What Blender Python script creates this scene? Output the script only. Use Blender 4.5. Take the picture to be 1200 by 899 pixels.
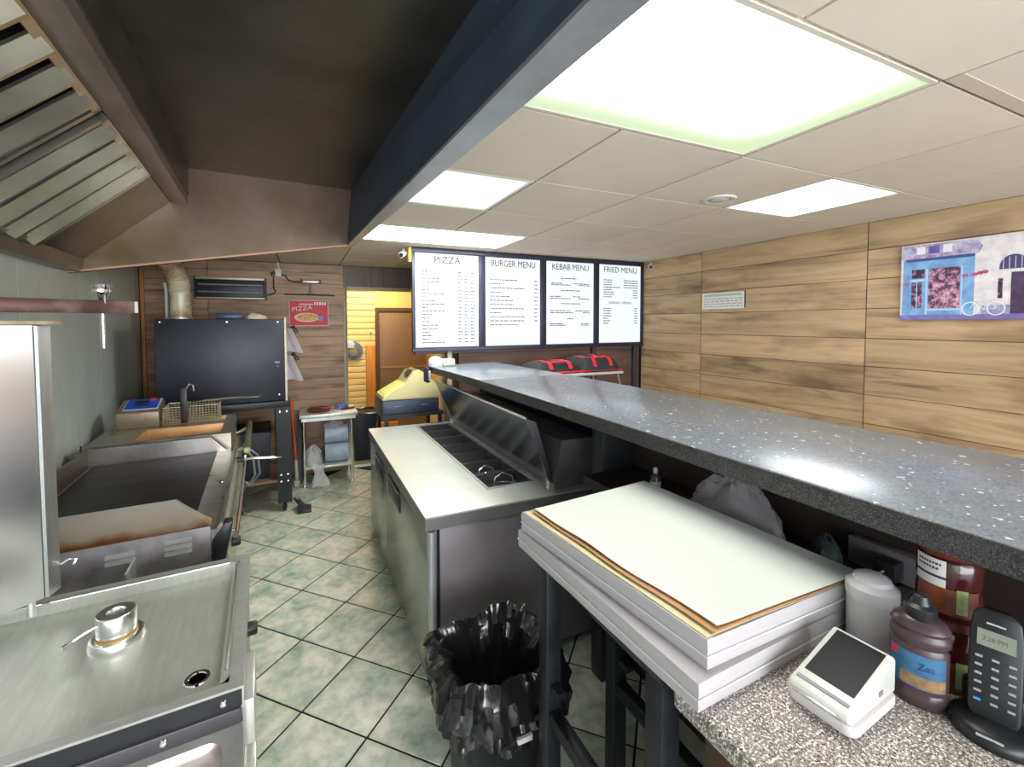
import bpy, bmesh, math, random
from math import sin, cos, pi, radians, atan2, hypot
from mathutils import Vector, Matrix, noise
random.seed(7)
S = bpy.context.scene
for o in list(bpy.data.objects): bpy.data.objects.remove(o)
C = S.collection

# ------------------------------------------------------------------ camera
HF = 1.6770                       # eye height
cam = bpy.data.cameras.new('camera'); camo = bpy.data.objects.new('camera', cam); C.objects.link(camo)
FPX, CX, CY = 521.17, 589.29, 399.09
cam.sensor_fit = 'HORIZONTAL'; cam.sensor_width = 36.0; cam.lens = FPX * 36.0 / 1200.0
cam.shift_x = (600 - CX) / 1200.0; cam.shift_y = -(449.5 - CY) / 1200.0
yaw, pitch, roll = 0.4247, 0.0397, -0.0027
fw = Vector((sin(yaw)*cos(pitch), cos(yaw)*cos(pitch), -sin(pitch)))
rt = Vector((cos(yaw), -sin(yaw), 0)); up = rt.cross(fw)
r2 = cos(roll)*rt + sin(roll)*up; u2 = -sin(roll)*rt + cos(roll)*up
M = Matrix((r2, u2, -fw)).transposed().to_4x4(); M.translation = Vector((0, 0, HF))
camo.matrix_world = M; cam.clip_start = 0.02
S.camera = camo

# ------------------------------------------------------------------ world, exposure, daylight
w = bpy.data.worlds.new('world'); S.world = w; w.use_nodes = True
w.node_tree.nodes['Background'].inputs[0].default_value = (0.80, 0.88, 1.0, 1)
w.node_tree.nodes['Background'].inputs[1].default_value = 1.0
S.view_settings.view_transform = 'Standard'; S.view_settings.look = 'None'
S.view_settings.gamma = 1.0; S.view_settings.use_curve_mapping = False
S.view_settings.exposure = 0.78
PANEL, MENU = 7.6, 0.52            # light panels of the ceiling, lit menu boards

def area(name, loc, target, sx, sy, power, col):
    l = bpy.data.lights.new(name, 'AREA'); l.shape = 'RECTANGLE'; l.size = sx; l.size_y = sy
    l.energy = power; l.color = col
    o = bpy.data.objects.new(name, l); C.objects.link(o); o.location = loc
    o.rotation_euler = (Vector(target) - Vector(loc)).to_track_quat('-Z', 'Y').to_euler()
    return o
area('window_daylight', (0.95, -2.32, 1.45), (0.95, 0, 1.35), 3.4, 1.6, 130, (0.93, 0.96, 1.0))

# ------------------------------------------------------------------ materials
MATS = {}
def mat(name, col=(.5,.5,.5), rough=.5, metal=0.0, var=0.0, vscale=6.0, stretch=(1,1,1), col2=None, bump=0.0,
        bscale=None, emit=None, estr=0.0, alpha=1.0, trans=0.0, rvar=0.0, rnd=0.0, detail=4.0, spec=None, ior=1.45, contrast=None, coat=0.0):
    if name in MATS: return MATS[name]
    rvar *= .35
    m = bpy.data.materials.new(name); m.use_nodes = True; nt = m.node_tree; N = nt.nodes; L = nt.links
    p = N['Principled BSDF']
    p.inputs['Base Color'].default_value = (*col, 1); p.inputs['Roughness'].default_value = rough; p.inputs['Metallic'].default_value = metal
    p.inputs['IOR'].default_value = ior
    if spec is not None: p.inputs['Specular IOR Level'].default_value = spec
    if coat: p.inputs['Coat Weight'].default_value = coat; p.inputs['Coat Roughness'].default_value = .12
    if trans: p.inputs['Transmission Weight'].default_value = trans
    if alpha < 1: p.inputs['Alpha'].default_value = alpha
    if emit: p.inputs['Emission Color'].default_value = (*emit, 1); p.inputs['Emission Strength'].default_value = estr
    if var or bump or rvar:
        tc = N.new('ShaderNodeTexCoord'); mp = N.new('ShaderNodeMapping'); mp.inputs['Scale'].default_value = stretch
        L.new(tc.outputs['Object'], mp.inputs['Vector'])
        vec = mp.outputs['Vector']
        if rnd:
            oi = N.new('ShaderNodeObjectInfo'); ml = N.new('ShaderNodeMath'); ml.operation = 'MULTIPLY'; ml.inputs[1].default_value = 50*rnd
            L.new(oi.outputs['Random'], ml.inputs[0]); ad = N.new('ShaderNodeVectorMath'); ad.operation = 'ADD'
            L.new(vec, ad.inputs[0]); L.new(ml.outputs[0], ad.inputs[1]); vec = ad.outputs[0]
        nz = N.new('ShaderNodeTexNoise'); nz.inputs['Scale'].default_value = vscale; nz.inputs['Detail'].default_value = detail
        nz.inputs['Roughness'].default_value = .6
        L.new(vec, nz.inputs['Vector'])
        fac = nz.outputs['Fac']
        cr = N.new('ShaderNodeValToRGB')
        lo, hi = contrast if contrast else (.3, .7)
        cr.color_ramp.elements[0].position = lo; cr.color_ramp.elements[1].position = hi
        if col2: a, b = col, col2
        else:
            a = tuple(c*(1-var) for c in col); b = tuple(min(1, c*(1+var)) for c in col)
        cr.color_ramp.elements[0].color = (*a, 1); cr.color_ramp.elements[1].color = (*b, 1)
        L.new(fac, cr.inputs['Fac'])
        if var: L.new(cr.outputs['Color'], p.inputs['Base Color'])
        if rvar:
            mr = N.new('ShaderNodeMapRange'); mr.inputs['To Min'].default_value = max(.02, rough-rvar); mr.inputs['To Max'].default_value = min(1, rough+rvar)
            mr.inputs['From Min'].default_value = .3; mr.inputs['From Max'].default_value = .7
            L.new(fac, mr.inputs['Value']); L.new(mr.outputs['Result'], p.inputs['Roughness'])
        if bump:
            bp = N.new('ShaderNodeBump'); bp.inputs['Strength'].default_value = bump; bp.inputs['Distance'].default_value = .01
            if bscale:
                n2 = N.new('ShaderNodeTexNoise'); n2.inputs['Scale'].default_value = bscale; L.new(vec, n2.inputs['Vector']); L.new(n2.outputs['Fac'], bp.inputs['Height'])
            else: L.new(fac, bp.inputs['Height'])
            L.new(bp.outputs['Normal'], p.inputs['Normal'])
    MATS[name] = m
    return m

def wood(name, dark, light, axis, rough=.45, knots=True, gs=1.0):
    """planked wood laminate: long grain along axis, soft knots, one shade per plank"""
    m = bpy.data.materials.new(name); m.use_nodes = True; nt = m.node_tree; N = nt.nodes; L = nt.links; p = N['Principled BSDF']
    tc = N.new('ShaderNodeTexCoord'); mp = N.new('ShaderNodeMapping')
    sc = [9*gs, 9*gs, 9*gs]; sc[axis] = .7*gs
    mp.inputs['Scale'].default_value = sc; L.new(tc.outputs['Object'], mp.inputs['Vector'])
    oi = N.new('ShaderNodeObjectInfo'); ml = N.new('ShaderNodeMath'); ml.operation = 'MULTIPLY'; ml.inputs[1].default_value = 40
    L.new(oi.outputs['Random'], ml.inputs[0]); ad = N.new('ShaderNodeVectorMath'); L.new(mp.outputs[0], ad.inputs[0]); L.new(ml.outputs[0], ad.inputs[1])
    n1 = N.new('ShaderNodeTexNoise'); n1.inputs['Scale'].default_value = 1.3; n1.inputs['Detail'].default_value = 7; n1.inputs['Roughness'].default_value = .68; n1.inputs['Distortion'].default_value = .7
    L.new(ad.outputs[0], n1.inputs['Vector'])
    cr = N.new('ShaderNodeValToRGB'); cr.color_ramp.elements[0].position = .28; cr.color_ramp.elements[0].color = (*dark, 1)
    cr.color_ramp.elements[1].position = .60; cr.color_ramp.elements[1].color = (*light, 1)
    e = cr.color_ramp.elements.new(.44); e.color = (*[a*.35+b*.65 for a, b in zip(dark, light)], 1)
    L.new(n1.outputs['Fac'], cr.inputs['Fac'])
    mp2 = N.new('ShaderNodeMapping'); s2 = [4.5*gs]*3; s2[axis] = 1.6*gs; mp2.inputs['Scale'].default_value = s2
    L.new(tc.outputs['Object'], mp2.inputs['Vector'])
    ad2 = N.new('ShaderNodeVectorMath'); L.new(mp2.outputs[0], ad2.inputs[0]); L.new(ml.outputs[0], ad2.inputs[1])
    n2 = N.new('ShaderNodeTexNoise'); n2.inputs['Scale'].default_value = 1.0; n2.inputs['Detail'].default_value = 3
    L.new(ad2.outputs[0], n2.inputs['Vector'])
    c2 = N.new('ShaderNodeValToRGB'); c2.color_ramp.elements[0].position = .29; c2.color_ramp.elements[0].color = (.36, .29, .25, 1)
    c2.color_ramp.elements[1].position = .47; c2.color_ramp.elements[1].color = (1, 1, 1, 1)
    L.new(n2.outputs['Fac'], c2.inputs['Fac'])
    mx = N.new('ShaderNodeMix'); mx.data_type = 'RGBA'; mx.blend_type = 'MULTIPLY'; mx.inputs['Factor'].default_value = .8 if knots else .3
    L.new(cr.outputs[0], mx.inputs['A']); L.new(c2.outputs[0], mx.inputs['B'])
    hv = N.new('ShaderNodeHueSaturation'); mr = N.new('ShaderNodeMapRange'); mr.inputs['To Min'].default_value = .88; mr.inputs['To Max'].default_value = 1.10
    L.new(oi.outputs['Random'], mr.inputs['Value']); L.new(mr.outputs[0], hv.inputs['Value']); L.new(mx.outputs['Result'], hv.inputs['Color'])
    L.new(hv.outputs[0], p.inputs['Base Color']); p.inputs['Roughness'].default_value = rough
    bp = N.new('ShaderNodeBump'); bp.inputs['Strength'].default_value = .08; L.new(n1.outputs['Fac'], bp.inputs['Height']); L.new(bp.outputs[0], p.inputs['Normal'])
    MATS[name] = m
    return m

def speckle(name, base, spots, scale=60, rough=.3, thr=(.05, .12), bump=0, stretch=(1,1,1), ior=1.45, con=.4):
    """voronoi speckles: spots = [(colour, scale, threshold)]"""
    m = bpy.data.materials.new(name); m.use_nodes = True; nt = m.node_tree; N = nt.nodes; L = nt.links; p = N['Principled BSDF']
    tc = N.new('ShaderNodeTexCoord'); mp = N.new('ShaderNodeMapping'); mp.inputs['Scale'].default_value = stretch; L.new(tc.outputs['Object'], mp.inputs[0])
    nz = N.new('ShaderNodeTexNoise'); nz.inputs['Scale'].default_value = scale*.5; nz.inputs['Detail'].default_value = 6; L.new(mp.outputs[0], nz.inputs['Vector'])
    cr = N.new('ShaderNodeValToRGB'); cr.color_ramp.elements[0].color = (*[c*(1-con) for c in base], 1); cr.color_ramp.elements[1].color = (*[min(1,c*(1+con)) for c in base], 1)
    cr.color_ramp.elements[0].position = .3; cr.color_ramp.elements[1].position = .7
    L.new(nz.outputs['Fac'], cr.inputs[0]); cur = cr.outputs[0]
    for c, sc, t in spots:
        v = N.new('ShaderNodeTexNoise'); v.inputs['Scale'].default_value = sc; v.inputs['Detail'].default_value = 1.5; L.new(mp.outputs[0], v.inputs['Vector'])
        r = N.new('ShaderNodeValToRGB'); r.color_ramp.elements[0].position = t; r.color_ramp.elements[1].position = t + .03
        L.new(v.outputs['Fac'], r.inputs[0])
        mx = N.new('ShaderNodeMix'); mx.data_type = 'RGBA'; L.new(r.outputs[0], mx.inputs['Factor']); L.new(cur, mx.inputs['A']); mx.inputs['B'].default_value = (*c, 1)
        cur = mx.outputs['Result']
    L.new(cur, p.inputs['Base Color']); p.inputs['Roughness'].default_value = rough; p.inputs['IOR'].default_value = ior
    MATS[name] = m
    return m

def lamp_mat(name, inner, edge, strength, sx, sy, soft=.18, oy=0.0):
    """diffuser of a ceiling lamp: brightest over its tubes, dimmer along the rim of the tray"""
    m = bpy.data.materials.new(name); m.use_nodes = True; nt = m.node_tree; N = nt.nodes; L = nt.links; p = N['Principled BSDF']
    tc = N.new('ShaderNodeTexCoord'); sp = N.new('ShaderNodeSeparateXYZ'); L.new(tc.outputs['Object'], sp.inputs[0])
    outs = []
    for ax, h in (('X', sx/2), ('Y', sy/2)):
        sh_ = N.new('ShaderNodeMath'); sh_.inputs[1].default_value = oy if ax == 'Y' else 0; L.new(sp.outputs[ax], sh_.inputs[0])
        h += oy if ax == 'Y' else 0
        ab = N.new('ShaderNodeMath'); ab.operation = 'ABSOLUTE'; L.new(sh_.outputs[0], ab.inputs[0])
        mr = N.new('ShaderNodeMapRange'); mr.interpolation_type = 'SMOOTHSTEP'; mr.inputs['From Min'].default_value = h; mr.inputs['From Max'].default_value = h - soft
        L.new(ab.outputs[0], mr.inputs['Value']); outs.append(mr.outputs[0])
    mu = N.new('ShaderNodeMath'); mu.operation = 'MULTIPLY'; L.new(outs[0], mu.inputs[0]); L.new(outs[1], mu.inputs[1])
    mx = N.new('ShaderNodeMix'); mx.data_type = 'RGBA'; L.new(mu.outputs[0], mx.inputs['Factor'])
    mx.inputs['A'].default_value = (*edge, 1); mx.inputs['B'].default_value = (*inner, 1)
    L.new(mx.outputs['Result'], p.inputs['Emission Color'])
    ms = N.new('ShaderNodeMapRange'); ms.inputs['To Min'].default_value = .42; ms.inputs['To Max'].default_value = strength
    pw_ = N.new('ShaderNodeMath'); pw_.operation = 'POWER'; pw_.inputs[1].default_value = 3.0; L.new(mu.outputs[0], pw_.inputs[0]); L.new(pw_.outputs[0], ms.inputs['Value']); L.new(ms.outputs[0], p.inputs['Emission Strength'])
    p.inputs['Base Color'].default_value = (.22, .23, .2, 1); p.inputs['Roughness'].default_value = .4
    return m

def s2l(*rgb):   # 0-255 display colour to linear
    return tuple(((c/255)/12.92 if c/255 <= .04045 else ((c/255+.055)/1.055)**2.4) for c in rgb)

steel = mat('brushed_steel', (.62,.63,.60), .38, .7, var=.10, vscale=14, stretch=(1,10,1))
steel_v = mat('brushed_steel_upright', (.60,.61,.60), .40, 1, var=.12, vscale=5, stretch=(6,6,.5))
steel_wall = mat('steel_sheet_wall', (.66,.72,.69), .36, .35, var=.08, vscale=2.5, stretch=(2,2,.6))
steel_top = mat('worn_steel_worktop', (.66,.69,.65), .40, .55, var=.07, vscale=4, stretch=(2,1,1), detail=2, contrast=(.2,.8))
steel_tray = mat('scoured_steel_tray', (.58,.60,.54), .36, .5, var=.12, vscale=9, stretch=(8,1,1), contrast=(.2,.8))
steel_dark = mat('greasy_dark_steel', (.22,.20,.17), .36, .9, var=.35, vscale=3, rvar=.12, detail=5)
steel_hood = mat('greasy_hood_steel', (.13,.118,.104), .38, .85, var=.3, vscale=2.2, rvar=.12, detail=5)
steel_amber = mat('grease_stained_steel', (.085,.062,.028), .36, .7, var=.75, vscale=1.8, col2=(.17,.12,.10), rvar=.1, detail=5)
steel_slat = mat('filter_steel', (.74,.70,.60), .28, .95, var=.2, vscale=3)
steel_rust = mat('browned_steel', (.16,.075,.03), .45, .7, var=.8, vscale=6, col2=(.50,.44,.36), rvar=.1, contrast=(.35,.62))
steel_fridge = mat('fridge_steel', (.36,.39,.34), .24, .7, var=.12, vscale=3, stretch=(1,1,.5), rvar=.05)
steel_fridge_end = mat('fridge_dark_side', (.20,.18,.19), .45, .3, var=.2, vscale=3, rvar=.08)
chrome = mat('chrome', (.78,.78,.78), .12, 1)
alu = mat('brushed_aluminium', (.72,.72,.70), .28, 1, var=.1, vscale=20, stretch=(1,1,8))
black_metal = mat('black_painted_metal', (.018,.020,.024), .4, .2, var=.3, vscale=12, rvar=.1)
navy_metal = mat('navy_hood_fascia', (.09,.12,.185), .45, .3, var=.2, vscale=3, rvar=.08)
lip_metal = mat('hood_lip_steel', (.36,.38,.41), .45, .5, var=.2, vscale=4, rvar=.1)
black_plastic = mat('black_plastic', (.012,.013,.015), .38)
grey_plastic = mat('grey_plastic', (.22,.23,.25), .45)
white_plastic = mat('white_plastic', s2l(204,206,198), .38)
dirty_white = mat('translucent_white_plastic', s2l(205,203,205), .45)
griddle_plate = mat('black_griddle_plate', (.022,.021,.020), .40, .5, var=.45, vscale=5, stretch=(1,3,1), rvar=.15)
rubber = mat('rubber', (.015,.015,.016), .7)
paper = mat('white_paper', s2l(204,209,202), .8, var=.03, vscale=3)
paper_edge = mat('paper_stack_edge', s2l(176,170,173), .8, var=.10, vscale=30, stretch=(.2,.2,40))
paper_brown = mat('brown_wrapping_paper', s2l(186,140,96), .75, var=.22, vscale=8)
paper_cream = mat('cream_wrapping_paper', s2l(206,196,154), .75, var=.08, vscale=8)
film = mat('clear_plastic_film', (.85,.85,.87), .18, trans=.0, alpha=.38, bump=.5, bscale=30, spec=.7)
bag_black = mat('black_bin_bag', (.012,.012,.013), .20, bump=.55, bscale=16, spec=.9)
oak = wood('oak_laminate', s2l(104,81,60), s2l(184,155,118), 1, .5, gs=1.15)
brownwood = wood('brown_laminate', s2l(100,72,54), s2l(176,142,112), 0, .5, gs=1.4)
greywood = wood('grey_brown_laminate', s2l(84,74,70), s2l(120,108,100), 2, .55, knots=False)
panelwood = wood('dark_panel_wood', s2l(62,44,42), s2l(112,86,78), 0, .5, knots=False)
yellowwood = mat('yellow_boards', s2l(240,216,150), .55, var=.08, vscale=4, rnd=1)
orangewood = mat('orange_pine', s2l(205,140,60), .5, var=.2, vscale=5, stretch=(6,6,.6))
doorwood = mat('brown_door', s2l(136,106,76), .45, var=.12, vscale=2.5, stretch=(2,2,.5))
ceil_m = mat('ceiling_tile', s2l(212,200,185), .9, var=.05, vscale=1.6, bump=.04, bscale=180, rnd=1)
gap_m = mat('ceiling_gap', s2l(22,19,17), .95)
runner_m = mat('ceiling_runner', s2l(190,176,160), .7)
plaster = mat('plaster', s2l(190,180,168), .85, var=.04)
grout = mat('dark_grout', s2l(34,34,32), .8)
lamin = speckle('speckled_grey_laminate', s2l(104,112,122), [(s2l(214,219,223), 58, .685), (s2l(118,126,136), 150, .58), (s2l(92,99,108), 130, .58)], rough=.25, ior=1.95, con=.12)
lamin_edge = speckle('speckled_laminate_edge', s2l(50,50,50), [(s2l(84,84,80), 300, .56), (s2l(28,28,30), 260, .58)], rough=.5)
granite = speckle('grey_granite', s2l(150,142,138), [(s2l(236,232,224), 210, .53), (s2l(70,60,60), 240, .575), (s2l(128,110,106), 180, .60)], rough=.35)
darkbrown = mat('dark_brown_board', (.035,.020,.015), .6, var=.3, vscale=4)
red = mat('red_trim', s2l(225,40,60), .5); 
bagcloth = mat('black_bag_cloth', (.02,.028,.03), .75, bump=.2, bscale=60)
blue_panel = mat('blue_panel', s2l(30,80,190), .4)
orange_handle = mat('orange_handle', s2l(205,90,45), .45)
cloth_w = mat('white_cloth', s2l(214,206,212), .9, var=.06, vscale=6)
glass_dark = mat('dark_screen', (.006,.007,.008), .3, spec=.12)
glass_jar = mat('jar_glass', s2l(66,26,24), .12, var=.5, vscale=12, spec=.6)
label_w = mat('paper_label', s2l(206,202,200), .6)
ink = mat('ink', s2l(60,60,66), .7)

def burnt_mat():
    """steel guard with a burnt rust line along its outer lower edge"""
    m = bpy.data.materials.new('burnt_guard_steel'); m.use_nodes = True; nt = m.node_tree; N = nt.nodes; L = nt.links; p = N['Principled BSDF']
    tc = N.new('ShaderNodeTexCoord'); sp = N.new('ShaderNodeSeparateXYZ'); L.new(tc.outputs['Object'], sp.inputs[0])
    nz = N.new('ShaderNodeTexNoise'); nz.inputs['Scale'].default_value = 9; nz.inputs['Detail'].default_value = 5; L.new(tc.outputs['Object'], nz.inputs['Vector'])
    ma = N.new('ShaderNodeMath'); ma.operation = 'MULTIPLY_ADD'; ma.inputs[1].default_value = .05; L.new(nz.outputs['Fac'], ma.inputs[0]); L.new(sp.outputs['Z'], ma.inputs[2])
    cr = N.new('ShaderNodeValToRGB'); cr.color_ramp.elements[0].position = .0; cr.color_ramp.elements[0].color = (.03,.015,.008,1)
    cr.color_ramp.elements[1].position = 1.0; cr.color_ramp.elements[1].color = (.52,.47,.42,1)
    e = cr.color_ramp.elements.new(.28); e.color = (.20,.075,.018,1); e = cr.color_ramp.elements.new(.55); e.color = (.44,.36,.27,1)
    mr = N.new('ShaderNodeMapRange'); mr.inputs['From Min'].default_value = .870; mr.inputs['From Max'].default_value = .955; L.new(ma.outputs[0], mr.inputs['Value'])
    L.new(mr.outputs[0], cr.inputs[0]); L.new(cr.outputs[0], p.inputs['Base Color']); p.inputs['Metallic'].default_value = .6; p.inputs['Roughness'].default_value = .42
    return m
steel_burnt = burnt_mat()
# floor tile: mottled green and cream glaze 
def floor_mat():
    m = bpy.data.materials.new('mottled_floor_tile'); m.use_nodes = True; nt = m.node_tree; N = nt.nodes; L = nt.links; p = N['Principled BSDF']
    tc = N.new('ShaderNodeTexCoord'); oi = N.new('ShaderNodeObjectInfo'); ml = N.new('ShaderNodeMath'); ml.operation = 'MULTIPLY'; ml.inputs[1].default_value = 60
    L.new(oi.outputs['Random'], ml.inputs[0]); ad = N.new('ShaderNodeVectorMath'); L.new(tc.outputs['Object'], ad.inputs[0]); L.new(ml.outputs[0], ad.inputs[1])
    n1 = N.new('ShaderNodeTexNoise'); n1.inputs['Scale'].default_value = 5.5; n1.inputs['Detail'].default_value = 6; n1.inputs['Roughness'].default_value = .6; L.new(ad.outputs[0], n1.inputs['Vector'])
    cr = N.new('ShaderNodeValToRGB'); els = cr.color_ramp.elements
    els[0].position = .30; els[0].color = (*s2l(146,172,156), 1); els[1].position = .72; els[1].color = (*s2l(238,232,216), 1)
    e = els.new(.45); e.color = (*s2l(194,203,186), 1); e = els.new(.58); e.color = (*s2l(220,219,203), 1)
    L.new(n1.outputs['Fac'], cr.inputs[0])
    n2 = N.new('ShaderNodeTexNoise'); n2.inputs['Scale'].default_value = 22; n2.inputs['Detail'].default_value = 5; L.new(ad.outputs[0], n2.inputs['Vector'])
    c2 = N.new('ShaderNodeValToRGB'); c2.color_ramp.elements[0].position = .32; c2.color_ramp.elements[0].color = (.78,.79,.76,1); c2.color_ramp.elements[1].position = .6; c2.color_ramp.elements[1].color = (1,1,1,1)
    L.new(n2.outputs['Fac'], c2.inputs[0])
    mx = N.new('ShaderNodeMix'); mx.data_type = 'RGBA'; mx.blend_type = 'MULTIPLY'; mx.inputs['Factor'].default_value = .75
    L.new(cr.outputs[0], mx.inputs['A']); L.new(c2.outputs[0], mx.inputs['B']); L.new(mx.outputs['Result'], p.inputs['Base Color'])
    p.inputs['Roughness'].default_value = .34
    return m
tile_m = floor_mat()

# ------------------------------------------------------------------ mesh builder
PH = radians(4.2)                      # the cooking line and its wall stand 4.2 degrees off the counter's line
W = Matrix.Identity(4); LF = Matrix.Rotation(PH, 4, 'Z')
class B:
    def __init__(s): s.v = []; s.f = []
    def add(s, vs, fs):
        n = len(s.v); s.v += [Vector(x) for x in vs]; s.f += [tuple(n+i for i in f) for f in fs]; return s
    def box(s, x0, x1, y0, y1, z0, z1):
        return s.add([(x0,y0,z0),(x1,y0,z0),(x1,y1,z0),(x0,y1,z0),(x0,y0,z1),(x1,y0,z1),(x1,y1,z1),(x0,y1,z1)],
                     [(0,3,2,1),(4,5,6,7),(0,1,5,4),(1,2,6,5),(2,3,7,6),(3,0,4,7)])
    def hexa(s, p):                    # 8 points: bottom ring, top ring
        return s.add(p, [(0,3,2,1),(4,5,6,7),(0,1,5,4),(1,2,6,5),(2,3,7,6),(3,0,4,7)])
    def prism(s, poly, a0, a1, axis):  # poly in the plane of the two other axes (cyclic order), extruded along axis
        def p3(p, a):
            q = [0,0,0]; o = [i for i in range(3) if i != axis]; q[o[0]] = p[0]; q[o[1]] = p[1]; q[axis] = a; return q
        n = len(poly); vs = [p3(p, a0) for p in poly] + [p3(p, a1) for p in poly]
        fs = [tuple(range(n)), tuple(range(2*n-1, n-1, -1))] + [(i, n+i, n+(i+1) % n, (i+1) % n) for i in range(n)]
        return s.add(vs, fs)
    def tube(s, pts, r, n=10, closed=False, caps=True):
        pts = [Vector(p) for p in pts]; rs = r if isinstance(r, (list, tuple)) else [r]*len(pts); k = len(pts); base = len(s.v)
        prev = None
        for i, p in enumerate(pts):
            if closed: t = pts[(i+1) % k] - pts[i-1]
            else: t = pts[min(i+1, k-1)] - pts[max(i-1, 0)]
            t.normalize()
            if prev is None:
                a = Vector((0,0,1)) if abs(t.z) < .9 else Vector((1,0,0)); e1 = t.cross(a).normalized()
            else: e1 = (prev - t*prev.dot(t)).normalized()
            prev = e1; e2 = t.cross(e1)
            for j in range(n): s.v.append(p + rs[i]*(cos(2*pi*j/n)*e1 + sin(2*pi*j/n)*e2))
        for i in range(k if closed else k-1):
            for j in range(n):
                a, b = base+i*n+j, base+i*n+(j+1) % n; c, d = base+((i+1) % k)*n+(j+1) % n, base+((i+1) % k)*n+j
                s.f.append((a, b, c, d))
        if caps and not closed:
            s.f.append(tuple(base+j for j in range(n-1, -1, -1))); s.f.append(tuple(base+(k-1)*n+j for j in range(n)))
        return s
    def lathe(s, prof, c=(0,0,0), n=28, axis='Z'):
        base = len(s.v); c = Vector(c)
        for r, z in prof:
            for j in range(n):
                a = 2*pi*j/n; q = Vector((r*cos(a), r*sin(a), z))
                if axis == 'Y': q = Vector((q.x, q.z, q.y))
                if axis == 'X': q = Vector((q.z, q.x, q.y))
                s.v.append(c+q)
        k = len(prof)
        for i in range(k-1):
            for j in range(n): s.f.append((base+i*n+j, base+i*n+(j+1) % n, base+(i+1)*n+(j+1) % n, base+(i+1)*n+j))
        if prof[0][0] > 1e-6: s.f.append(tuple(base+j for j in range(n-1, -1, -1)))
        if prof[-1][0] > 1e-6: s.f.append(tuple(base+(k-1)*n+j for j in range(n)))
        return s
    def grid(s, nx, ny, fn, thick=0):
        base = len(s.v)
        for j in range(ny+1):
            for i in range(nx+1): s.v.append(Vector(fn(i/nx, j/ny)))
        for j in range(ny):
            for i in range(nx):
                a = base+j*(nx+1)+i; s.f.append((a, a+1, a+nx+2, a+nx+1))
        return s
    def xf(s, m, start=0):
        for i in range(start, len(s.v)): s.v[i] = m @ s.v[i]
        return s
BASE = {}                              # base point and frame of each thing
def mesh_of(name, b, m, base=(0,0,0), bevel=0.0, seg=2, smooth=True, solid=0.0):
    me = bpy.data.meshes.new(name); o = Vector(base)
    me.from_pydata([v - o for v in b.v], [], b.f); me.materials.append(m)
    bm = bmesh.new(); bm.from_mesh(me)
    bmesh.ops.remove_doubles(bm, verts=bm.verts, dist=1e-5)
    if solid:
        bmesh.ops.recalc_face_normals(bm, faces=bm.faces)
        bmesh.ops.solidify(bm, geom=bm.faces[:], thickness=solid)
    if bevel:
        bmesh.ops.recalc_face_normals(bm, faces=bm.faces)
        es = [e for e in bm.edges if len(e.link_faces) == 2 and e.calc_face_angle(0) > .5]
        bmesh.ops.bevel(bm, geom=es, offset=bevel, segments=seg, profile=.5, affect='EDGES', clamp_overlap=True)
    bmesh.ops.recalc_face_normals(bm, faces=bm.faces)
    bm.to_mesh(me); bm.free()
    if smooth:
        for p in me.polygons: p.use_smooth = True
        me.set_sharp_from_angle(angle=radians(38))
    return me
def thing(name, label, cat, base=(0,0,0), frame=W, rot=0.0, group=None, local=False):
    o = bpy.data.objects.new(name, None); C.objects.link(o); o.empty_display_size = .05
    o.matrix_world = frame @ Matrix.Translation(base) @ Matrix.Rotation(rot, 4, 'Z')
    o['label'] = label; o['category'] = cat
    if group: o['group'] = group
    BASE[o.name] = (0,0,0) if local else tuple(base)
    return o
def part(name, b, m, parent, label=None, kind=None, **k):
    base = BASE[parent.name]; me = mesh_of(name, b, m, base, **k)
    o = bpy.data.objects.new(name, me); C.objects.link(o); o.parent = parent; BASE[o.name] = base
    if label: o['label'] = label
    if kind: o['kind'] = kind
    return o
def single(name, label, cat, b, m, base=(0,0,0), frame=W, rot=0.0, group=None, local=False, **k):
    me = mesh_of(name, b, m, (0,0,0) if local else base, **k)
    o = bpy.data.objects.new(name, me); C.objects.link(o)
    o.matrix_world = frame @ Matrix.Translation(base) @ Matrix.Rotation(rot, 4, 'Z')
    o['label'] = label; o['category'] = cat; BASE[o.name] = (0,0,0) if local else tuple(base)
    if group: o['group'] = group
    return o
def struct(name, b, m, label=None, frame=W, base=(0,0,0), **k):
    me = mesh_of(name, b, m, base, **k); o = bpy.data.objects.new(name, me); C.objects.link(o)
    o.matrix_world = frame @ Matrix.Translation(base); o['kind'] = 'structure'; BASE[o.name] = tuple(base)
    if label: o['label'] = label
    return o
def piece(name, me, parent, loc, rotz=0.0):
    o = bpy.data.objects.new(name, me); C.objects.link(o); o.parent = parent; o.location = Vector(loc) - Vector(BASE[parent.name]); o.rotation_euler = (0,0,rotz)
    return o
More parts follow.
